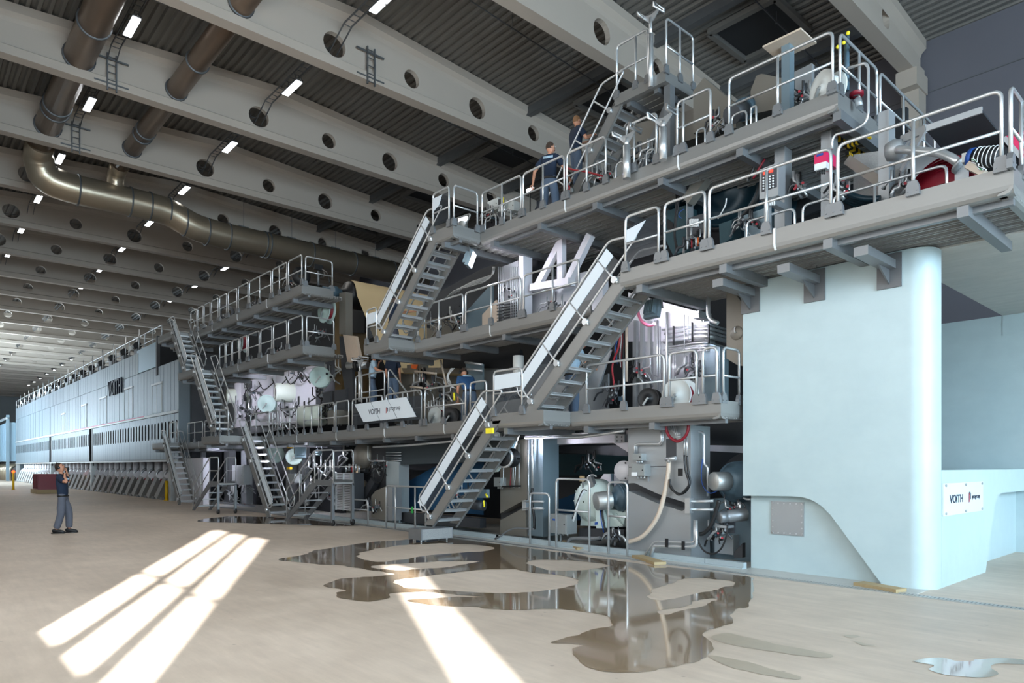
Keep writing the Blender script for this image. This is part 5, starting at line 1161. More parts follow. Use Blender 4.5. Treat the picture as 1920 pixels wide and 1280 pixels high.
t = thing('steam_pipe', 'polished bent pipe with flange running over the red hose coil', 'pipe', P(1740, 300, Y=10)); B().tube(rounded(px([(1672, 282, 10.6), (1688, 280, 10.1), (1760, 286, 10.0), (1785, 296, 9.95), (1800, 308, 9.95)]), .12), .055, 14).build('pipe', 'tube', t); c = P(1678, 282, Y=10.3); B().lathe([(0, -.12), (.12, -.1), (.15, 0), (.12, .1), (0, .14)], c, (1, 0, 0), 20).build('dome', 'plate', t)
c = P(1800, 309, Y=9.95); B().lathe([(0, -.02), (.11, -.02), (.11, .02), (0, .02)], c, (.7, 0, -.7), 20).build('flange', 'plate', t)
o = wallbox('pipe_support', 'plain steel support plate under the pipe flange', 'plate', 1790, 1816, 298, 345, 9.98, .02, 'plate')
t = thing('valve_motor', 'blue-black actuator wrapped in white cables at the right end of the gantry', 'actuator', P(1850, 310, Y=9.7)); c = P(1848, 290, Y=9.6)
B().cyl(c+V((-.14, .05, .02)), c+V((.17, 0, -.08)), .11, 18).build('motor', 'black', t); B().cyl(c+V((-.17, .055, .03)), c+V((-.12, .045, .015)), .115, 18).build('blue_ring', 'blue', t)
for i in range(6): B().lathe([(.113, -.006), (.122, 0), (.113, .006)], c+V((-.08+.045*i, .03-.008*i, .005-.014*i)), (1, -.15, -.32), 18).build('cable_turn', 'white', t)
B().box(P(1803, 288, Y=9.65), P(1824, 305, Y=9.75)).build('terminal_box', 'box_white', t); B().bar(P(1815, 310, Y=9.6), P(1846, 326, Y=9.6), .12, .08).build('bracket', 'hose_beige', t)
for i in range(5): B().tube(rounded(px([(1822, 296+2*i), (1828+2*i, 300+2*i), (1832, 312), (1838+3*i, 318)], 9.5), .05), .008, 6).build('cable', ('white', 'green', 'white', 'rubber', 'white')[i], t)
t = thing('red_cover', 'red sloping cover at the right picture edge behind the gantry', 'cover', P(1905, 290, Y=11)); B().prism([P(1883, 256, Y=10.6), P(1990, 225, Y=10.6), P(1990, 330, Y=10.6), P(1912, 292, Y=10.6)], (.05, .05, 0)).build('front', 'pink', t); B().bar(P(1883, 258, Y=10.58), P(1915, 295, Y=10.58), .03, .05).build('edge', 'plate', t)
for i in range(4): hose('thick dark blue hose %s sagging low behind the gantry rail' % words[i], [(1562, 335+5*i), (1590, 362+5*i), (1620, 372+4*i), (1650, 372)], 10.6+.1*i, .045, 'roll_teal', group='dark blue hoses on the gantry')
o = poly('perforated_guard', [(1600, 290), (1700, 275), (1700, 402), (1600, 430)], 11.2, .04, 'perforated', None, 'perforated brown-grey guard sheet behind the gantry columns', 'guard')
o = B().bar(P(1590, 300, Y=10.9), P(1655, 345, Y=10.9), .1, .14).build('slanting_ledge', 'plate_warm'); tag(o, 'slanting brownish ledge between the gantry columns', 'ledge')

# ================================================================ ON THE TOP WALKWAY
t = thing('cover_group', 'grey sheet metal covers on top of the machine behind the top rail', 'machine cover', (-7, 11.4, 7.2)); Y = 11.3
poly('cover', [(1418, 142), (1428, 138), (1475, 148), (1475, 200), (1405, 215), (1408, 168)], Y, .4, 'plate_warm', t)
poly('cover', [(1482, 138), (1515, 122), (1522, 118), (1522, 185), (1482, 195)], Y, .5, 'plate', t); poly('cover', [(1522, 118), (1545, 140), (1545, 180), (1522, 185)], Y+.1, .4, 'plate_dark', t)
poly('slope_plate', [(1300, 170), (1320, 145), (1355, 175), (1380, 195), (1380, 240), (1300, 250)], Y+.4, .3, 'plate_warm', t)
poly('low_cover', [(1180, 235), (1300, 205), (1405, 185), (1405, 225), (1180, 300)], Y+.6, .3, 'plate_warm', t)
t = thing('crane_post', 'square steel post with flat head plate on the top walkway', 'post', P(1475, 190, Y=10.9)); a = P(1465, 190, Y=10.8); B().box((a.x, 10.8, 7.1), (a.x+.14, 10.96, P(1470, 85, Y=10.8).z)).build('post', 'plate_blue', t); zt = P(1470, 85, Y=10.8).z; B().box((a.x-.22, 10.6, zt), (a.x+.42, 11.15, zt+.03)).build('head_plate', 'hose_beige', t)
reel('white hose reel at the corner of the top walkway', 1553, 168, 10.5, .26, 'box_white', 'white', axis=(-.5, -1, 0), w_=.2)
t = thing('blue_motor', 'grey and blue motor lying behind the top rail', 'motor', P(1390, 210, Y=11)); B().cyl(P(1372, 215, Y=10.8), P(1392, 206, Y=11.2), .16, 18).build('motor', 'plate_dark', t); B().cyl(P(1392, 206, Y=11.2), P(1404, 201, Y=11.4), .19, 18).build('flange', 'motor_blue', t)
t = thing('valve_pipe_unit', 'vertical pipe with yellow-marked valves at the right end of the top walkway', 'valve', P(1588, 160, Y=11)); B().tube(px([(1588, 170), (1588, 62)], 10.8), .035, 10).build('pipe', 'motor_blue', t); B().tube(rounded(px([(1590, 128), (1622, 118), (1628, 125), (1628, 215), (1622, 232), (1600, 245), (1567, 252), (1560, 262), (1560, 280)], 10.2), .12), .02, 8).build('bent_pipe', 'tube', t)
for u, v in ((1571, 88), (1582, 80), (1580, 68), (1590, 62)): B().ball(P(u, v, Y=10.75), .03, n=8).build('cap', 'yellow_bright', t)
B().bar(P(1580, 138, Y=10.8), P(1600, 132, Y=10.8), .06, .1).build('clamp', 'black', t); B().lathe([(.05, 0), (.1, 0), (.1, .05)], P(1606, 180, Y=10.9), (0, 0, 1), 18).build('red_ring', 'hose_red', t); B().tube(px([(1608, 185), (1612, 200)], 10.6), .05, 10).build('lower_tube', 'plate', t)
for i, us in enumerate(((1306, 1322), (1372, 1400), (1408, 1418), (1212, 1228), (1236, 1250), (1155, 1170), (910, 930), (946, 958))):
    rail('small inner railing %s from the right on the top walkway' % words[i], (XU(us[0], 10.7), 10.7), (XU(us[1], 10.7), 10.7), 7.1, (), h=.6, mids=(), r=.018, plates=False, group='small inner railings on the top walkway')
jbox('white enclosure behind the top rail left of the man', 914, 934, 374, 395, 11.2, .3, 'box_white'); jbox('white cabinet with yellow mark behind the top rail', 952, 964, 378, 396, 11.2, .3, 'box_white')
o = B().box(P(941, 372, Y=10.9), P(944, 380, Y=10.88)).build('yellow_tag', 'yellow_bright'); tag(o, 'yellow tag on the dark valve rack of the top walkway', 'tag')
t = thing('valve_rack', 'dark rack of small valves behind the top rail left of the man', 'valve rack', P(940, 400, Y=11)); B().box(P(934, 374, Y=11.0), P(946, 412, Y=11.1)).build('rack', 'plate_dark', t)
for i in range(6): B().cyl(P(936+2*i, 398, Y=10.8), P(936+2*i, 390-i % 2*4, Y=10.8), .03, 8).build('valve', 'tube', t)
hose('red hose hanging along the top rail beside the men', [(1058, 313), (1075, 318), (1100, 322), (1130, 330)], 10.6, .02, 'red'); hose('red hose loop below the climbing man', [(1060, 320), (1064, 345), (1068, 352), (1062, 360)], 10.7, .02, 'red')
t = thing('hand_lamp', 'bright hand lamp on a box on the top landing', 'lamp', P(868, 414, Y=10.9)); B().bar(P(862, 414, Y=10.9), P(874, 409, Y=10.9), .1, .12).build('body', 'lamp_soft', t); B().cyl(P(868, 416, Y=10.9)-V((0,0,.5)), P(868, 416, Y=10.9), .12, 12).build('stand', 'box_grey', t)
t = thing('work_light', 'bright tube lamp left of the upper man', 'lamp', P(990, 356, Y=11)); B().bar(P(988, 358, Y=10.9), P(1000, 353, Y=10.9), .05, .06).build('tube', 'lamp_soft', t); B().bar(P(986, 360, Y=10.92), P(1002, 355, Y=10.92), .06, .04).cyl(P(994, 358, Y=10.95), P(994, 358, Y=10.95)-V((0, 0, .75)), .015, 6).build('holder', 'black', t)
# ================================================================ PAPER WEB AND ROLLS
t = thing('paper_web', 'wide cream paper web falling from the dark top roll behind the stair', 'paper', P(730, 640, Y=11))
tl, tr = P(655, 527, Y=11.4), P(815, 559, Y=14.6); zt = tl.z
xa = tl.x; A_ = V((xa, 11.4, zt)); Bv = V((xa+.1, 15.6, zt)); 
C_ = P(688, 655, Y=11.4); C_ = V((xa+2.4, 11.4, 4.6)); D_ = V((xa+2.5, 15.6, 4.6))
vs = []; nn_ = 12
pth = [(-.05, .03), (.12, .01), (.27, -.07), (.39, -.20), (.46, -.38), (.53, -.6)]
for i in range(7): pth.append((.53+(2.4-.53)*(i+1)/7, -.6+(4.6-zt+.6)*(i+1)/7))
nn_ = len(pth)-1
for dx, dz in pth: vs += [V((xa+dx, 11.4, zt+dz)), V((xa+dx+.08, 15.6, zt+dz))]
b = B().add(vs, [(2*i, 2*i+1, 2*i+3, 2*i+2) for i in range(nn_)], True); b.build('falling_sheet', 'paper', t)
B().add([(xa+2.4, 11.4, 4.6), (xa+2.5, 15.6, 4.6), (xa+6.5, 15.6, 4.0), (xa+6.4, 11.4, 4.15)], [(0, 1, 2, 3)]).build('lower_sheet', 'paper', t)
t = thing('top_roll', 'dark end of the roll carrying the paper web', 'roll', (xa, 11.2, zt-.4)); c = V((xa-.05, 11.2, zt-.45))
B().lathe([(0, -.1), (.15, -.1), (.2, .05), (.42, .1), (.45, .2), (.45, 4.4)], c, (0, 1, 0), 32).build('roll', 'rubber', t); B().lathe([(0, -.75), (.13, -.75), (.13, -.5), (.2, -.48), (.2, -.25), (.14, -.2), (.14, 0)], c, (0, 1, 0), 24).build('bearing', 'motor_blue', t)
t = thing('brown_web', 'dark brown-gold wet web and roll left of the falling paper', 'paper', (-22.5, 11.6, 3.4))
poly('web', [(645, 562), (690, 560), (690, 745), (628, 740), (634, 690)], 12.2, .05, 'paper_brown', t); c = P(668, 600, Y=11.9); poly('dark_band', [(648, 565), (684, 562), (684, 625), (648, 622)], 12.1, .05, 'black', t)
t = thing('web_stand', 'grey-brown end frame column beside the falling paper', 'machine frame', P(645, 630, Y=10.9)); poly('column', [(636, 549), (648, 547), (648, 627), (636, 626)], 10.9, .25, 'plate_warm', t); poly('slanted_plate', [(643, 627), (666, 630), (674, 668), (652, 682)], 10.9, .1, 'hose_beige', t); poly('dark_slope', [(636, 630), (645, 630), (660, 690), (662, 750), (650, 752), (640, 690)], 10.95, .1, 'plate_dark', t)
t = thing('roll_bearing', 'shiny roll journal with black collar by the saddle post', 'roll', P(665, 690, Y=10.8)); B().cyl(P(651, 685, Y=10.9), P(690, 684, Y=11.3), .12, 16).build('journal', 'tube', t); B().lathe([(.1, 0), (.2, 0), (.2, .1), (.1, .1)], P(668, 685, Y=11.0), (1, .4, 0), 20).build('collar', 'rubber', t)
# raised work stand with rails and steps
zr = 3.45; xr0, xr1 = XU(663, 10.6), XU(722, 10.6)
t = thing('raised_stand', 'raised work stand on the lowest walkway carrying two of the men', 'platform', (xr0, 10.6, Z1)); B().box((xr0, 10.55, zr-.12), (xr1, 11.6, zr)).build('deck', 'perforated', t)
for x in (xr0+.05, xr1-.1):
    for y in (10.6, 11.5): B().box((x, y, Z1-.2), (x+.06, y+.06, zr-.1)).build('leg', 'galvanised', t)
for i in range(3): B().box((xr1+.05+.28*i, 10.6, zr-.2-.2*i), (xr1+.3+.28*i, 11.5, zr-.17-.2*i)).build('step', 'tube', t)
rail('guard rail of the raised work stand', (XU(667, 10.6), 10.6), (XU(721, 10.6), 10.6), zr, (.22, .5), h=1.0, plates=False)
for i, (y, u) in enumerate(((10.62, 727), (11.5, 763))):
    t = thing('step_handrail', 'sloping handrail of the raised stand steps, %s one' % ('left', 'right')[i], 'railing', (xr1, y, Z1), 'sloping handrails'); x = xr1+.15
    for k in (1.0, .5): B().tube(rounded([(x, y, zr), (x, y, zr+k), (x+.12, y, zr+k), (x+1.0, y, Z1+k-.05), (x+1.0, y, Z1)], .08), .022, 8).build('tube', 'tube', t)
jbox('grey cabinet with orange label behind the men at the paper web', 763, 788, 682, 720, 11.8, .3, 'plate_warm')
o = poly('orange_panel', [(771, 683), (783, 683), (780, 692), (771, 690)], 11.7, .02, 'orange', None, 'small orange panel behind the men at the paper web', 'panel')
t = thing('lower_machine_side', 'grey wet machine side behind the bending man', 'machine frame', (-14, 11.9, 2.7)); poly('plate', [(740, 690), (900, 688), (900, 790), (740, 795)], 12.0, .2, 'plate_warm', t); poly('dark_band', [(830, 668), (975, 655), (975, 690), (830, 690)], 11.9, .1, 'black', t); poly('blue_pane', [(872, 678), (905, 682), (905, 730), (880, 730)], 11.6, .05, 'plate_blue', t)
poly('right_plate', [(900, 690), (1060, 680), (1100, 700), (1100, 780), (900, 786)], 12.0, .2, 'plate', t)
pipe('slanted rust-brown bar behind the men', [(826, 675), (838, 725)], 11.3, .03, m='hose_beige'); hose('beige hose on the black frame behind the men', [(788, 700), (800, 716), (808, 728)], 11.3, .04, 'hose_beige')
t = thing('ring_guard', 'black round guard with pale bars behind the men', 'guard', P(785, 735, Y=11.2)); B().lathe([(.32, 0), (.36, 0), (.36, .1), (.32, .1)], P(790, 712, Y=11.3), (.5, 1, 0), 28).build('ring', 'rubber', t); B().tube(px([(778, 696), (818, 700)], 11.2), .03, 8).build('bar', 'hose_beige', t); B().tube(px([(770, 725), (802, 728)], 11.2), .03, 8).build('bar', 'hose_beige', t)
for i in range(4): hose('pale blue cable curl %s beside the bending man' % words[i], [(846+2*i, 690), (838+i, 705), (842+2*i, 722), (854, 728)], 11.0, .007, 'white', group='pale cable curls')
reel('white hose reel low behind the walkway rail left of the main stair', 821, 781, 10.6, .26, 'box_white', axis=(.15, -1, 0)); reel('black cable reel low behind the walkway rail left of the main stair', 846, 781, 10.6, .24, 'black', 'black', axis=(.6, -1, 0))
t = thing('sprayer_gun', 'yellow and grey spray gun leaning on the walkway rail', 'tool', P(855, 745, Y=10.3)); B().tube(px([(851, 733), (868, 752), (868, 790)], 10.3), .03, 8).build('barrel', 'galvanised', t); B().tube(px([(851, 736), (852, 750)], 10.25), .03, 8).build('grip', 'yellow_bright', t)
for i in range(5): pipe('short upright steel pipe %s behind the walkway rail' % words[i], [(804+5*i, 752-2*(i % 2)), (804+5*i, 772)], 10.7, .02, group='short upright pipes')
pipe('horizontal bright tie pipe above the bending man, upper', [(872, 679), (904, 683)], 11.3, .03); pipe('horizontal bright tie pipe above the bending man, lower', [(872, 691), (904, 695)], 11.3, .03)
o = tag(B().cyl(P(972, 705, Y=11), P(972, 667, Y=11), .13, 16).build('filter_tube', 'box_white'), 'white upright filter tube behind the white rail panel', 'filter')
# ================================================================ PRESS SECTION (left)
t = thing('press_section', 'floodlit pale press section frame behind the left walkways', 'machine frame', (-27, 11.5, 2.7)); Yp = 11.6
poly('wall', [(345, 735), (455, 700), (640, 655), (640, 790), (345, 830)], Yp+.4, .2, 'plate', t)
poly('white_wall', [(470, 700), (540, 690), (592, 675), (592, 790), (470, 800)], Yp, .2, 'white_steel', t); poly('side_wall', [(592, 665), (628, 655), (628, 790), (592, 790)], Yp, .3, 'plate_dark', t)
poly('dark_side', [(336, 700), (375, 700), (375, 830), (336, 830)], Yp-.2, .2, 'plate_warm', t); poly('dark_window', [(354, 752), (366, 750), (366, 778), (354, 778)], Yp-.22, .02, 'black', t)
poly('column', [(628, 560), (640, 558), (640, 790), (628, 790)], Yp-.2, .3, 'paper_brown', t)
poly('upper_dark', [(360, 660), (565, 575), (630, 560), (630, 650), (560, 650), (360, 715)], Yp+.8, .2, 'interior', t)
poly('bright_post', [(440, 712), (452, 708), (452, 800), (440, 802)], Yp-.1, .2, 'white_steel', t); poly('bright_post', [(500, 706), (512, 702), (512, 795), (500, 797)], Yp-.1, .2, 'white_steel', t)
poly('upper_box', [(581, 675), (600, 671), (600, 686), (581, 690)], Yp-.2, .2, 'white_steel', t)
def cylunit(label, u, v, Y, s):
    t = thing('press_cylinder', label, 'cylinder', P(u, v+20, Y=Y), 'cream press cylinders'); c = P(u, v, Y=Y)
    B().lathe([(0, .06), (.16*s, .06), (.17*s, 0), (.33*s, 0), (.36*s, .04), (.38*s, 1.2*s), (.4*s, 1.5*s)], c, (.25, .97, 0), 28).build('barrel', 'cream_warm', t); B().lathe([(0, .03), (.28*s, .03), (.28*s, .0)], c-V((.0, .02, 0)), (.25, .97, 0), 24).build('end_plate', 'plate_warm', t)
    d = c+V((.25, .97, 0))*1.45*s; B().lathe([(.4*s, 0), (.72*s, .05), (.78*s, .2), (.76*s, .45), (.3*s, .5)], d, (.25, .97, 0), 32).build('bell', 'cream_warm', t)
    B().bar(d+V((-.5*s, 0, .95*s)), d+V((.5*s, .5*s, .95*s)), .5*s, .3*s).build('top_block', 'cream_warm', t); B().bar(d+V((0, .1, .5*s)), d+V((.1, .2, .9*s)), .4*s, .5*s).build('neck', 'cream_warm', t)
cylunit('large cream press cylinder lying under the lower left walkway', 516, 735, 11.0, 1.0); cylunit('smaller cream press cylinder partly hidden by the left stair', 425, 742, 11.2, .9)
t = thing('cream_housing', 'cream rounded housing low behind the walkway rail', 'housing', P(574, 800, Y=11)); B().lathe([(0, 0), (.3, 0), (.38, .08), (.38, 1.0), (.3, 1.1)], P(566, 780, Y=11.0), (.6, .2, 0), 24).build('drum', 'cream_warm', t)
reel('mint hose reel high on the press section right of the big cylinder', 601, 707, 10.9, .36, axis=(.8, -.6, 0)); reel('mint hose reel behind the walkway rail left of the big cylinder', 501, 757, 10.9, .35, axis=(.8, -.6, 0))
reel('mint hose reel under the walkway right of the long left stair', 516, 851, 10.8, .34, axis=(.85, -.5, 0)); reel('mint hose reel under the walkway in the glare of the lamp', 552, 856, 10.9, .3, 'reel_mint', axis=(.85, -.5, 0))
reel('grey-mint and red hose reel hanging under the upper left walkway end', 613, 582, 10.6, .42, axis=(.0, -1, 0)); reel('grey and red hose reel hanging behind the lower left rail', 455, 642, 10.8, .4, axis=(-.1, -1, 0))
t = thing('top_reel_unit', 'dark reel and camera unit on the upper left walkway end', 'machine unit', P(560, 520, Y=10.5)); B().lathe([(.1, 0), (.3, 0), (.3, .2), (.1, .2)], P(565, 519, Y=10.3), (1, -.5, 0), 24).build('reel', 'rubber', t); B().box(P(590, 494, Y=10.3), P(604, 508, Y=10.6)).build('camera_box', 'rubber', t); B().tube(px([(597, 508), (597, 535)], 10.4), .04, 8).build('post', 'galvanised', t); B().tube(rounded(px([(604, 505), (615, 512), (618, 530)], 10.4), .1), .02, 6).build('cable', 'rubber', t)
t = thing('round_clamp_unit', 'round clamp reel on the upper left walkway, middle', 'machine unit', P(425, 600, Y=10.4)); B().lathe([(.2, 0), (.32, 0), (.32, .12), (.2, .12)], P(425, 586, Y=10.3), (1, -.6, 0), 24).build('ring', 'plate_dark', t); B().box(P(422, 600, Y=10.3), P(426, 622, Y=10.4)).build('post', 'galvanised', t); B().ball(P(418, 596, Y=10.2), .14, n=10).build('valve', 'tube', t)
flood('glaring floodlight under the lowest walkway at left', 563, 850, 10.3, (-.5, .2, -.25), 90, sz=.36, spot=2.8); flood('small floodlight beside the movable steps', 600, 850, 10.5, (-.3, .6, -.3), 50, sz=.16)
light('press_fill_spot', 'SPOT', (-24.5, 9.6, 4.9), (-.25, 1, .0), 150, (.84, .84, 1), .15, spot=2.5, blend=.7)  # this and the next three: added fill spots without lamp housings
light('press_fill_spot', 'SPOT', (-30, 9.8, 4.6), (.1, 1, -.05), 140, (.84, .84, 1), .15, spot=2.5, blend=.7)
light('low_press_fill_spot', 'SPOT', (-30, 9.6, 2.2), (-.1, 1, -.3), 200, (.80, .82, 1), .15, spot=2.5, blend=.7)
light('low_fill_spot', 'SPOT', (-21.5, 10.1, 2.3), (.1, 1, -.4), 120, (.84, .86, 1), .15, spot=2.5, blend=.7)
for i, (u, v, r_) in enumerate(((598, 738, 1), (540, 770, 0), (566, 768, 1), (454, 770, 0), (478, 776, 1), (610, 770, 0), (400, 790, 1), (622, 700, 0))):
    t = thing('valve_cluster', 'cluster of small pipes and valves %s on the press section' % ('right of the big cylinder', 'under the big cylinder', 'beside the cream housing', 'behind the left reel', 'below the left reel', 'beside the grey cabinets', 'behind the left stair', 'beside the upper mint reel')[i], 'valve', P(u, v+20, Y=11.1), 'valve clusters')
    for k in range(7):
        uu = u-14+random.random()*28; vv = v-14+random.random()*20; B().tube(rounded(px([(uu, vv-16), (uu, vv), (uu+random.choice((-6, 6)), vv+4), (uu+random.choice((-9, 9)), vv+14)], 11.1+.1*random.random()), .08), .018+.01*random.random(), 6).build('pipe', random.choice(('tube', 'rubber', 'galvanised')), t)
    for k in range(4): uu = u-12+random.random()*24; vv = v-10+random.random()*20; B().box(P(uu, vv, Y=10.95), P(uu+5, vv+5, Y=11.05)).build('valve_block', random.choice(('box_grey', 'black', 'plate_dark')), t)
jbox('dark grey cabinet behind the walkway rail near the press', 606, 622, 734, 756, 11.0, .25, 'plate_dark'); jbox('tall ribbed grey cabinet left of the falling paper', 627, 650, 730, 770, 10.9, .3, 'plate_dark')
jbox('tall dark cabinet behind the walkway rail', 614, 634, 769, 795, 10.7, .4, 'plate_warm')
for i in range(6): hose('black sagging cable %s on the press section' % words[i], [(460+25*i, 720-5*i), (470+25*i, 735-5*i), (490+24*i, 722-6*i)], 11.2, .02, 'rubber', group='sagging cables on the press')
t = thing('warning_sign', 'small red and yellow warning sign on the press side wall', 'sign', P(342, 768, Y=11.2)); poly('plate', [(339, 760), (346, 759), (346, 766), (339, 767)], 11.35, .01, 'red', t); poly('lower', [(339, 767), (346, 766), (346, 771), (339, 772)], 11.35, .01, 'yellow', t); B().cyl(P(342.5, 763, Y=11.34), P(342.5, 763, Y=11.33), .09, 16).build('disc', 'white', t); B().cyl(P(342.5, 763, Y=11.33), P(342.5, 763, Y=11.32), .05, 12).build('disc', 'red', t)
# floor level of the press section
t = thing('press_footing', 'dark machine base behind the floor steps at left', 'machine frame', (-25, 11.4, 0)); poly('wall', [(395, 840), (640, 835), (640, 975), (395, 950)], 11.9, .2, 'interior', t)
for u0, u1 in ((420, 430), (452, 462), (536, 544), (560, 566)): poly('column', [(u0, 835), (u1, 835), (u1, 945), (u0, 942)], 11.2, .3, 'galvanised', t)
poly('lit_panel', [(322, 850), (378, 846), (378, 942), (322, 938)], 10.9, .2, 'white_steel', t); poly('beam', [(405, 940), (470, 948), (470, 955), (405, 947)], 10.9, .2, 'galvanised', t)
jbox('grey cabinet under the walkway between the two left stairs', 435, 457, 872, 908, 10.6, .35); jbox('brown-grey box hanging on the far left stair post', 337, 353, 872, 905, 10.4, .3, 'plate_warm'); jbox('small grey box with pale screen right of the long left stair', 537, 553, 888, 905, 10.5, .25)
o = wallbox('yellow_marker', 'yellow safety box at the column top under the walkway', 'marker', 538, 544, 834, 840, 10.6, .1, 'yellow'); o = wallbox('yellow_marker', 'yellow and black button box on the column', 'marker', 538, 543, 875, 880, 10.6, .1, 'yellow')
for i, (u, v) in enumerate(((470, 900), (495, 880), (590, 875), (612, 890), (430, 925), (575, 920), (375, 900), (655, 850))):
    t = thing('pipe_cluster', 'cluster of floor level pipes %s' % ('between the two left stairs', 'behind the long left stair', 'behind the movable steps rail', 'left of the white louvres', 'behind the left movable steps', 'under the right movable steps', 'behind the far left stair', 'above the white louvres')[i], 'pipes', P(u, v+25, Y=11), 'floor level pipe clusters')
    for k in range(7):
        uu = u-14+random.random()*28; vv = v-10+random.random()*16; B().tube(rounded(px([(uu, vv-20), (uu, vv+2), (uu+random.choice((-8, 8)), vv+5), (uu+random.choice((-10, 10)), vv+22)], 11.0+.15*random.random()), .08), .02+.015*random.random(), 6).build('pipe', random.choice(('tube', 'rubber', 'galvanised', 'tube')), t)

# denser small machinery
def cluster(where, u, v, Y, s=1.0, n=9, k=5, low=14):
    t = thing('valve_cluster', 'cluster of small pipes and valves ' + where, 'valve', P(u, v+low*s, Y=Y), 'valve clusters')
    for i in range(n):
        uu = u+random.uniform(-16, 16)*s; vv = v+random.uniform(-10, 8)*s; a = random.choice((-1, 1))
        B().tube(rounded(px([(uu, vv-14*s), (uu, vv), (uu+a*random.uniform(4, 12)*s, vv+a*0+2*s), (uu+a*random.uniform(12, 16)*s, vv+low*s)], Y+.25*random.random()), .06), random.choice((.012, .018, .026)), 6).build('pipe', random.choice(('tube', 'rubber', 'galvanised', 'tube', 'plate_dark')), t)
    for i in range(k):
        uu = u+random.uniform(-15, 10)*s; vv = v+random.uniform(-8, low-4)*s; w_ = random.uniform(3, 7)*s
        B().box(P(uu, vv, Y=Y-.03), P(uu+w_, vv+w_, Y=Y+.08)).build('valve_block', random.choice(('box_grey', 'black', 'plate_dark', 'motor_blue', 'galvanised')), t)
        B().cyl(P(uu+w_, vv, Y=Y-.06), P(uu+w_, vv, Y=Y+.02), .017*s, 8).build('knob', random.choice(('galvanised', 'red', 'plate_dark')), t)
for a in (('behind the two saddle posts of the top walkway', 1210, 290, 11.0, 1.4), ('left of the upper man on the top walkway', 920, 405, 10.9, 1), ('below the highest stair', 1130, 330, 10.8, 1.3), ('beside the square crane post on top', 1500, 178, 11.0, 1.2), ('behind the blue motor on the top walkway', 1345, 230, 10.9, 1.3),
          ('on the shaded wall above the middle walkway, left', 815, 610, 11.2, 1.1), ('on the shaded wall above the middle walkway, right', 850, 600, 11.4, 1.1), ('under the white truss', 1040, 575, 11.3, 1.3), ('beside the white column', 958, 545, 11.1, 1),
          ('on the floodlit side wall, left', 1205, 700, 11.1, 1.3), ('on the floodlit side wall, right', 1300, 690, 11.0, 1.3), ('behind the tilted guard plate', 1150, 740, 10.8, 1.2), ('behind the white rail panel', 960, 735, 11.0, 1.2), ('right of the white rail panel', 1085, 745, 11.2, 1.3),
          ('under the lowest walkway above the gear unit', 1110, 868, 11.4, 1.1), ('at the foot of the gear unit', 1150, 1005, 10.4, .8), ('in front of the blue felt at left', 870, 930, 10.8, 1.2), ('beside the round tank', 712, 870, 10.7, 1), ('at the foot of the warm grey guard', 700, 950, 10.3, .8),
          ('on the side of the big frame plate', 1345, 1000, 10.6, 1.1), ('beside the pump motor', 1372, 950, 10.9, 1), ('behind the control cabinet', 1490, 350, 10.7, 1.3), ('low behind the last gantry rail', 1690, 345, 10.4, 1.3), ('behind the second gantry rail', 1300, 455, 10.6, 1.2),
          ('behind the third gantry rail', 1400, 420, 10.6, 1.2), ('right of the pink box', 1580, 350, 10.4, 1.3), ('under the top walkway left of the round roll', 1215, 372, 11.4, 1), ('behind the men at the paper web', 800, 715, 11.2, 1.2), ('left of the bending man', 835, 740, 11.0, 1),
          ('on the lower left walkway, right end', 600, 625, 10.2, .8), ('on the lower left walkway, middle', 520, 660, 10.2, .8), ('on the lower left walkway, left end', 470, 680, 10.2, .7), ('on the upper left walkway, right part', 545, 530, 10.2, .8), ('on the upper left walkway, middle part', 480, 570, 10.2, .7), ('on the upper left walkway, left part', 400, 620, 10.2, .6),
          ('on the white press wall, top', 560, 700, 11.3, 1), ('on the white press wall, centre', 470, 735, 11.3, 1), ('on the white press wall, low', 530, 795, 11.0, 1), ('on the lit press wall near the hood', 385, 745, 11.3, 1), ('under the press by the floor, right', 625, 930, 11.2, 1.1), ('under the press by the floor, middle', 510, 925, 11.3, 1.1), ('under the press by the floor, left', 445, 940, 11.3, 1)):
    cluster(*a)
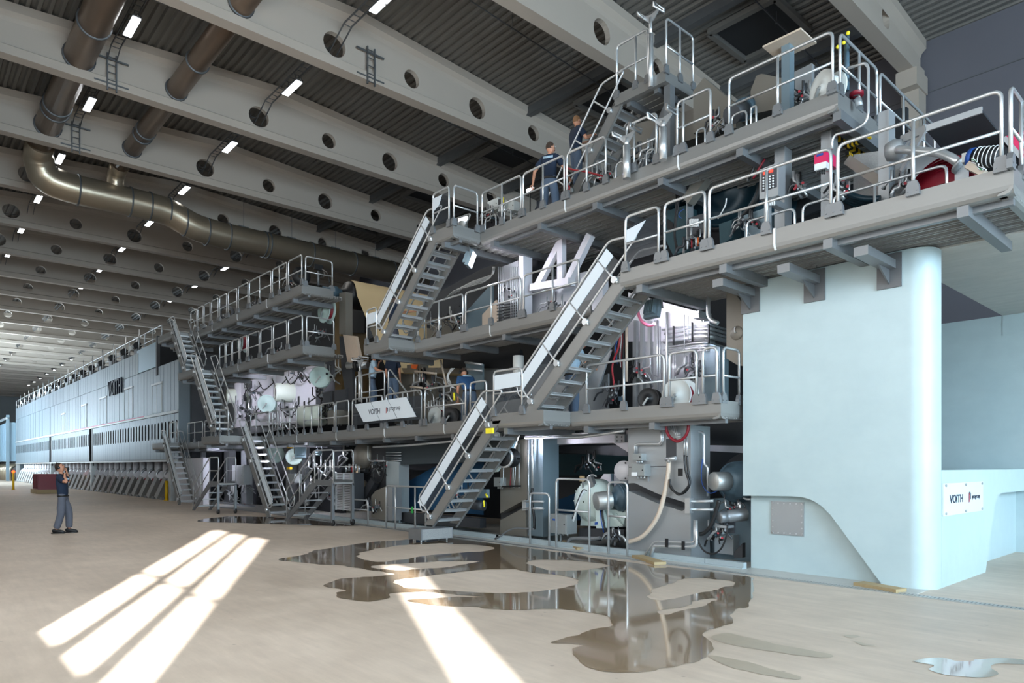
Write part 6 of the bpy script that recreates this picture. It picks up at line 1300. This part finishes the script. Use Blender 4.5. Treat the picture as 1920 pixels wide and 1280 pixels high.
# ================================================================ PEOPLE
def skin_mesh(verts, edges, radii, sub=1, roots=(0,)):
    me = bpy.data.meshes.new('s'); me.from_pydata(verts, edges, []); o = bpy.data.objects.new('s', me); sc.collection.objects.link(o)
    md = o.modifiers.new('k', 'SKIN'); md.use_smooth_shade = True
    o.modifiers.new('u', 'SUBSURF').levels = sub; o.modifiers['u'].render_levels = sub
    for i, r in enumerate(radii):
        sv = me.skin_vertices[0].data[i]; sv.radius = (r, r) if not isinstance(r, tuple) else r; sv.use_root = i in roots
    dg = bpy.context.evaluated_depsgraph_get(); m = bpy.data.meshes.new_from_object(o.evaluated_get(dg)); bpy.data.objects.remove(o); bpy.data.meshes.remove(me); return m
def person(label, loc, yaw, shirt='shirt_navy', trousers='trousers', hair='hair', lean=0., head=(0, 0), arms=None, legs=None, short=True, extras=(), gloves=False):
    """loc: floor point between the feet; yaw: heading; lean: forward lean (rad); head: (pitch up, turn)
    arms: for L and R the elbow and wrist offsets (forward, left, up) from the shoulder; legs: foot offsets (forward, left)"""
    loc = V(loc); t = thing('person', label, 'person', loc, None); off = loc
    f = V((math.cos(yaw), math.sin(yaw), 0)); l = V((-math.sin(yaw), math.cos(yaw), 0)); up = V((0, 0, 1))
    def W(a, b, c): return f*a+l*b+up*c
    hip = W(-.10*min(1, lean*2), 0, .95-.05*lean); cl, sl = math.cos(lean), math.sin(lean)
    def T(a, b, c): return hip+W(a*cl+c*sl, b, c*cl-a*sl)       # torso space
    neck = T(0, 0, .54); chest = T(.01, 0, .40)
    hp, ht = head; hf = (f*math.cos(ht)+l*math.sin(ht)); hl = up.cross(hf); hfw = hf*math.cos(hp)+up*math.sin(hp); hup = hfw.cross(hl); hup = -hup if hup.z < 0 else hup
    hc = neck+(hup*.6+T(0, 0, 1).__sub__(T(0, 0, 0))*.4).normalized()*.16+hfw*.02
    legs = legs or [(.02, .11), (-.02, -.11)]; SH = {}; V_ = []; E_ = []; R_ = []; roots = [0]
    def av(p, r): V_.append(p); R_.append(r); return len(V_)-1
    pe = av(hip, .08); wa = av(T(0, 0, .18), .09); ch = av(chest, .12); nk = av(neck, .055); hd = av(neck+(hc-neck)*.5, .052)
    E_ += [(pe, wa), (wa, ch), (ch, nk), (nk, hd)]
    arms = arms or {'L': ((.02, .06, -.29), (.12, .04, -.52)), 'R': ((.02, -.06, -.29), (.12, -.04, -.52))}
    hands = {}
    for s, k in (('L', 1), ('R', -1)):
        sh = T(0, .17*k, .46); SH[s] = sh; el = sh+W(*arms[s][0]); wr = sh+W(*arms[s][1]); hands[s] = (el, wr)
        a = av(sh, .055); b = av(sh.lerp(el, .5), .047); c = av(el, .038); d = av(el.lerp(wr, .4), .037); e = av(wr, .024); g = av(wr+(wr-el).normalized()*.07, (.036, .016))
        E_ += [(ch, a), (a, b), (b, c), (c, d), (d, e), (e, g)]
        dn = (wr-el).normalized(); sd = dn.cross(up if abs(dn.z) < .8 else f).normalized(); pn = dn.cross(sd)
        if not gloves:
            for j in range(4):
                base = wr+dn*.085+sd*(-.027+.018*j); ln = (.055, .066, .062, .046)[j]
                p0 = av(base-dn*.02, .009); roots.append(p0); p1 = av(base+dn*ln*.5, .0085); p2 = av(base+dn*ln*.8+pn*.016, .008); p3 = av(base+dn*ln*.95+pn*.034, .007); E_ += [(p0, p1), (p1, p2), (p2, p3)]
            p0 = av(wr+dn*.035+sd*(-.022), .010); roots.append(p0); p1 = av(wr+dn*.06-sd*.05+pn*.01, .0095); p2 = av(wr+dn*.09-sd*.058+pn*.02, .008); E_ += [(p0, p1), (p1, p2)]
    feet = []
    for k, (fa, fb) in zip((1, -1), legs):
        hj = hip+W(0, .095*k, -.04); ft = W(fa, fb, .08); kn = hj.lerp(ft, .5)+f*.05
        a = av(hj, .06); b = av(kn, .05); c = av(kn.lerp(ft, .35), .05); d = av(ft, .042); E_ += [(pe, a), (a, b), (b, c), (c, d)]; feet.append((hj, kn, ft))
    me = skin_mesh(V_, E_, R_, 2, roots)
    # head shaped from a ball: skull, jaw, nose, ears
    b = B(); n = 20; m_ = 14; vs = []
    for i in range(m_+1):
        for j in range(n):
            th = math.pi*i/m_; ph = 2*math.pi*j/n; z = math.cos(th); q = math.sin(th); x = q*math.cos(ph); y = q*math.sin(ph)
            w_ = 1-.22*max(0, -z)**1.2; dx = .098*x*(1+.06*(x < 0)); dz = .125*z
            if x > .55 and -.35 < z < .15 and abs(y) < .28: dx += .022*(1-abs(z+.12)*2.4)*(1-abs(y)/.3)      # nose
            if x > .5 and -.8 < z < -.5: dx += .012                                                                    # chin
            if x > .6 and .1 < z < .3 and .12 < abs(y) < .5: dx -= .008                                                 # eye sockets
            vs.append(hc+hfw*dx*w_+hl*.076*y*w_+hup*dz)
    b.add(vs, [(i*n+j, (i+1)*n+j, (i+1)*n+(j+1) % n, i*n+(j+1) % n) for i in range(m_) for j in range(n)], True)
    for k in (1, -1): b.lathe([(.001, .012), (.02, .016), (.028, .008), (.02, 0)], hc+hl*.072*k-hup*.01, hl*k, 10)
    hm = b.build('x', 'skin', None, origin=(0, 0, 0))
    bm = bmesh.new(); bm.from_mesh(me); bm.from_mesh(hm.data); bm.to_mesh(me); bm.free(); bpy.data.objects.remove(hm)
    me.materials.clear(); me.materials.append(MT['skin'])
    for p in me.polygons: p.use_smooth = True; p.material_index = 0
    def squash(m):
        ax = (T(0, 0, 1)-T(0, 0, 0)).normalized(); fd = (T(1, 0, 0)-T(0, 0, 0)).normalized()
        for q in m.vertices:
            r_ = q.co-hip; h_ = r_.dot(ax); a_ = r_.dot(fd); la = abs(r_.dot(l))
            if -.3 < h_ < .56 and la < .26:
                k_ = 1 if abs(a_) < .19 else max(0, 1-(abs(a_)-.19)/.12)
                k_ *= min(1, (h_+.3)/.15); q.co = q.co-fd*a_*.26*k_
    def put(m, name, mt, label=None):
        m.materials.clear(); m.materials.append(MT[mt]); o = bpy.data.objects.new(name, m); sc.collection.objects.link(o); o.parent = t; OFF[o.name] = off
        for p in m.polygons: p.use_smooth = True; p.material_index = 0
        if label: o['label'] = label
        return o
    squash(me); put(me, 'body', 'skin')
    # shirt with short sleeves
    vs = [T(0, 0, -.10), T(0, 0, .2), chest, T(0, 0, .5), neck+(hc-neck)*.12]; rs = [.185, .165, .175, .125, .072]; es = [(0, 1), (1, 2), (2, 3), (3, 4)]
    for s in 'LR':
        el, wr = hands[s]; i = len(vs); vs += [SH[s]+W(0, 0, .005), SH[s].lerp(el, .45), SH[s].lerp(el, .72)]; rs += [.092, .082, .074]; es += [(2, i), (i, i+1), (i+1, i+2)]
    m = skin_mesh(vs, es, rs, 2); squash(m); put(m, 'shirt', shirt)
    vs = [T(0, 0, .20), hip+up*.02, hip-up*.06]; rs = [.13, .165, .15]; es = [(0, 1), (1, 2)]
    for hj, kn, ft in feet: i = len(vs); vs += [hj, hj.lerp(kn, .5), kn, kn.lerp(ft, .5), ft+up*.03]; rs += [.12, .108, .092, .086, .08]; es += [(2, i)]+[(i+q, i+q+1) for q in range(4)]
    m = skin_mesh(vs, es, rs, 2); squash(m); put(m, 'trousers', trousers)
    b = B(); b.lathe([(.140, -.02), (.170, -.02), (.170, .02), (.140, .02)], T(0, 0, -.012), up+f*sl*.5, 20); m = b.build('x', 'rubber', None, origin=(0, 0, 0)); mm = m.data; bpy.data.objects.remove(m); squash(mm); put(mm, 'belt', 'rubber')
    for hj, kn, ft in feet:
        b = B(); p = V((ft.x, ft.y, 0)); b.tube([p-f*.08+up*.06, p-f*.03+up*.075, p+f*.06+up*.055, p+f*.15+up*.04, p+f*.19+up*.03], [.04, .052, .047, .038, .02], 10); b.bar(p-f*.10+up*.012, p+f*.19+up*.012, .09, .024)
        m = b.build('x', 'rubber', None, origin=(0, 0, 0)); mm = m.data; bpy.data.objects.remove(m); put(mm, 'shoe', 'rubber')
    # hair cap
    b = B(); vs = []; fs = []
    for i in range(9):
        for j in range(n):
            th = math.pi*i/m_; ph = 2*math.pi*j/n; z = math.cos(th); q = math.sin(th); x = q*math.cos(ph); y = q*math.sin(ph)
            k = 1.07+.02*random.random(); drop = 1 if x < .2 else max(0, 1-(x-.2)*1.5)
            zz = z if drop > .9 else max(z, .55-.3*drop)
            xx = x if zz == z else x*math.sqrt(max(0, 1-zz*zz))/max(q, .01)
            vs.append(hc+hfw*.098*xx*k+hl*.076*y*k+hup*.125*zz*k)
    b.add(vs, [(i*n+j, (i+1)*n+j, (i+1)*n+(j+1) % n, i*n+(j+1) % n) for i in range(8) for j in range(n)], True)
    m = b.build('x', hair, None, origin=(0, 0, 0)); mm = m.data; bpy.data.objects.remove(m); put(mm, 'hair', hair)
    def piece(b, name, mt, label=None): m = b.build('x', mt, None, origin=(0, 0, 0)); mm = m.data; bpy.data.objects.remove(m); return put(mm, name, mt, label)
    b = B()
    for k in (1, -1): b.ball(hc+hfw*.088+hl*.03*k+hup*.012, .011, n=8)
    piece(b, 'eyes', 'black'); piece(B().bar(hc+hfw*.092-hl*.024-hup*.055, hc+hfw*.092+hl*.024-hup*.055, .012, .009), 'mouth', 'hose_red')
    if 'ears' in extras:
        b = B()
        for k in (1, -1): b.lathe([(0, .05), (.034, .045), (.04, .02), (.036, 0), (0, 0)], hc+hl*.074*k, hl*k, 14)
        b.tube([hc+hl*.095+hup*.02, hc+hl*.085+hup*.11, hc+hup*.15, hc-hl*.085+hup*.11, hc-hl*.095+hup*.02], .009, 6); piece(b, 'ear_defenders', 'rubber')
    if 'glasses' in extras:
        b = B()
        for k in (1, -1): b.lathe([(.018, 0), (.024, 0), (.024, .004), (.018, .004)], hc+hfw*.103+hl*.032*k+hup*.012, hfw, 12); b.tube([hc+hfw*.10+hl*.055*k+hup*.012, hc+hl*.08*k+hup*.012], .003, 4)
        piece(b, 'glasses', 'white')
    if 'phone' in extras:
        el, wr = hands['R']; dn = (wr-el).normalized(); piece(B().bar(wr+dn*.03+f*.0, wr+dn*.16, .08, .04), 'radio', 'rubber')
    if 'print' in extras: piece(B().prism([chest+W(.125, -.09, .0), chest+W(.125, .09, .0), chest+W(.125, .09, .035), chest+W(.125, -.09, .035)], f*.02), 'chest_print', 'shirt_light')
    if 'back_print' in extras: p = T(-.125, 0, .40); u_ = T(0, 0, 1)-T(0, 0, 0); piece(B().prism([p-l*.11, p+l*.11, p+l*.11+u_*.05, p-l*.11+u_*.05], -(T(1, 0, 0)-T(0, 0, 0))*.012), 'back_print', 'shirt_light')
    if gloves:
        b = B()
        for s in 'LR': el, wr = hands[s]; dn = (wr-el).normalized(); b.tube([wr-dn*.03, wr+dn*.03, wr+dn*.09, wr+dn*.14], [.032, .042, .044, .025], 10)
        piece(b, 'gloves', 'rubber')
    return t
R3 = math.atan2(CT, ST)    # heading of "to the right of the picture"
FW = math.atan2(ST, -CT)   # heading away from the camera
pf = P(117, 999, Z=0)
person('man in navy t-shirt on the floor holding his ear defenders and looking up', pf, R3+.25, head=(.55, .0), lean=-.06, extras=('ears', 'phone', 'print'),
       arms={'L': ((.02, .24, -.12), (.02, .12, .12)), 'R': ((.20, -.12, -.13), (.17, .0, .10))}, legs=[(.12, .10), (-.10, -.11)])
person('man in navy t-shirt leaning at the top walkway rail, seen from behind', (XU(1030, 10.6), 10.6, 6.98), FW-.35, trousers='trousers_blue', lean=.12, head=(.1, -.8), extras=('glasses', 'back_print'),
       arms={'L': ((-.05, .16, -.26), (.02, .22, -.48)), 'R': ((.12, -.14, -.22), (.34, -.16, -.30))}, legs=[(0, .16), (0, -.16)])
person('man in navy t-shirt climbing the highest stair with raised hands', (XU(1080, 11.75), 11.75, 8.02), R3+.5, trousers='trousers_blue', hair='hair_light', lean=.05, head=(.15, 0), extras=('glasses', 'print'),
       arms={'L': ((.08, .08, -.24), (.32, -.02, -.12)), 'R': ((.10, -.10, -.24), (.30, -.04, -.10))}, legs=[(.12, .1), (-.08, -.1)])
person('man in light blue shirt with ear defenders on the raised work stand', (XU(699, 11.0), 11.0, 3.45), R3+.1, shirt='shirt_light', trousers='trousers_blue', lean=.1, head=(-.1, 0), extras=('ears',),
       arms={'L': ((.10, .05, -.24), (.20, -.05, .05)), 'R': ((.12, -.08, -.22), (.38, -.10, -.30))})
person('man in navy shirt standing on the raised work stand beside the light blue one', (XU(736, 11.3), 11.3, 3.45), FW-.3, trousers='trousers_blue', lean=.02, head=(0, .1))
person('man in blue t-shirt bending over behind the rail left of the main stair', (XU(878, 10.75), 10.75, Z1-.1), math.pi-.35, shirt='shirt_blue', trousers='trousers_blue', lean=.75, head=(-.5, 0), extras=('ears', 'back_print'),
       arms={'L': ((.02, .04, -.28), (.10, .0, -.52)), 'R': ((.0, -.04, -.28), (.08, -.02, -.52))})
person('dark-clad man half hidden behind the paper web stair', (XU(738, 10.6), 10.6, Z2-.1), R3+.6, lean=.1, head=(.1, 0), extras=('ears',),
       arms={'L': ((.05, .12, -.25), (.2, .1, -.05)), 'R': ((.1, -.1, -.22), (.45, -.1, -.15))})
person('man in light blue shirt half hidden behind the stair to the right gantry', (XU(1075, 10.5), 10.5, Z1-.1), R3+.3, shirt='shirt_light', trousers='trousers_blue', lean=.35, head=(-.3, 0),
       arms={'L': ((.10, .06, -.25), (.34, .02, -.32)), 'R': ((.12, -.08, -.24), (.36, -.04, -.34))})
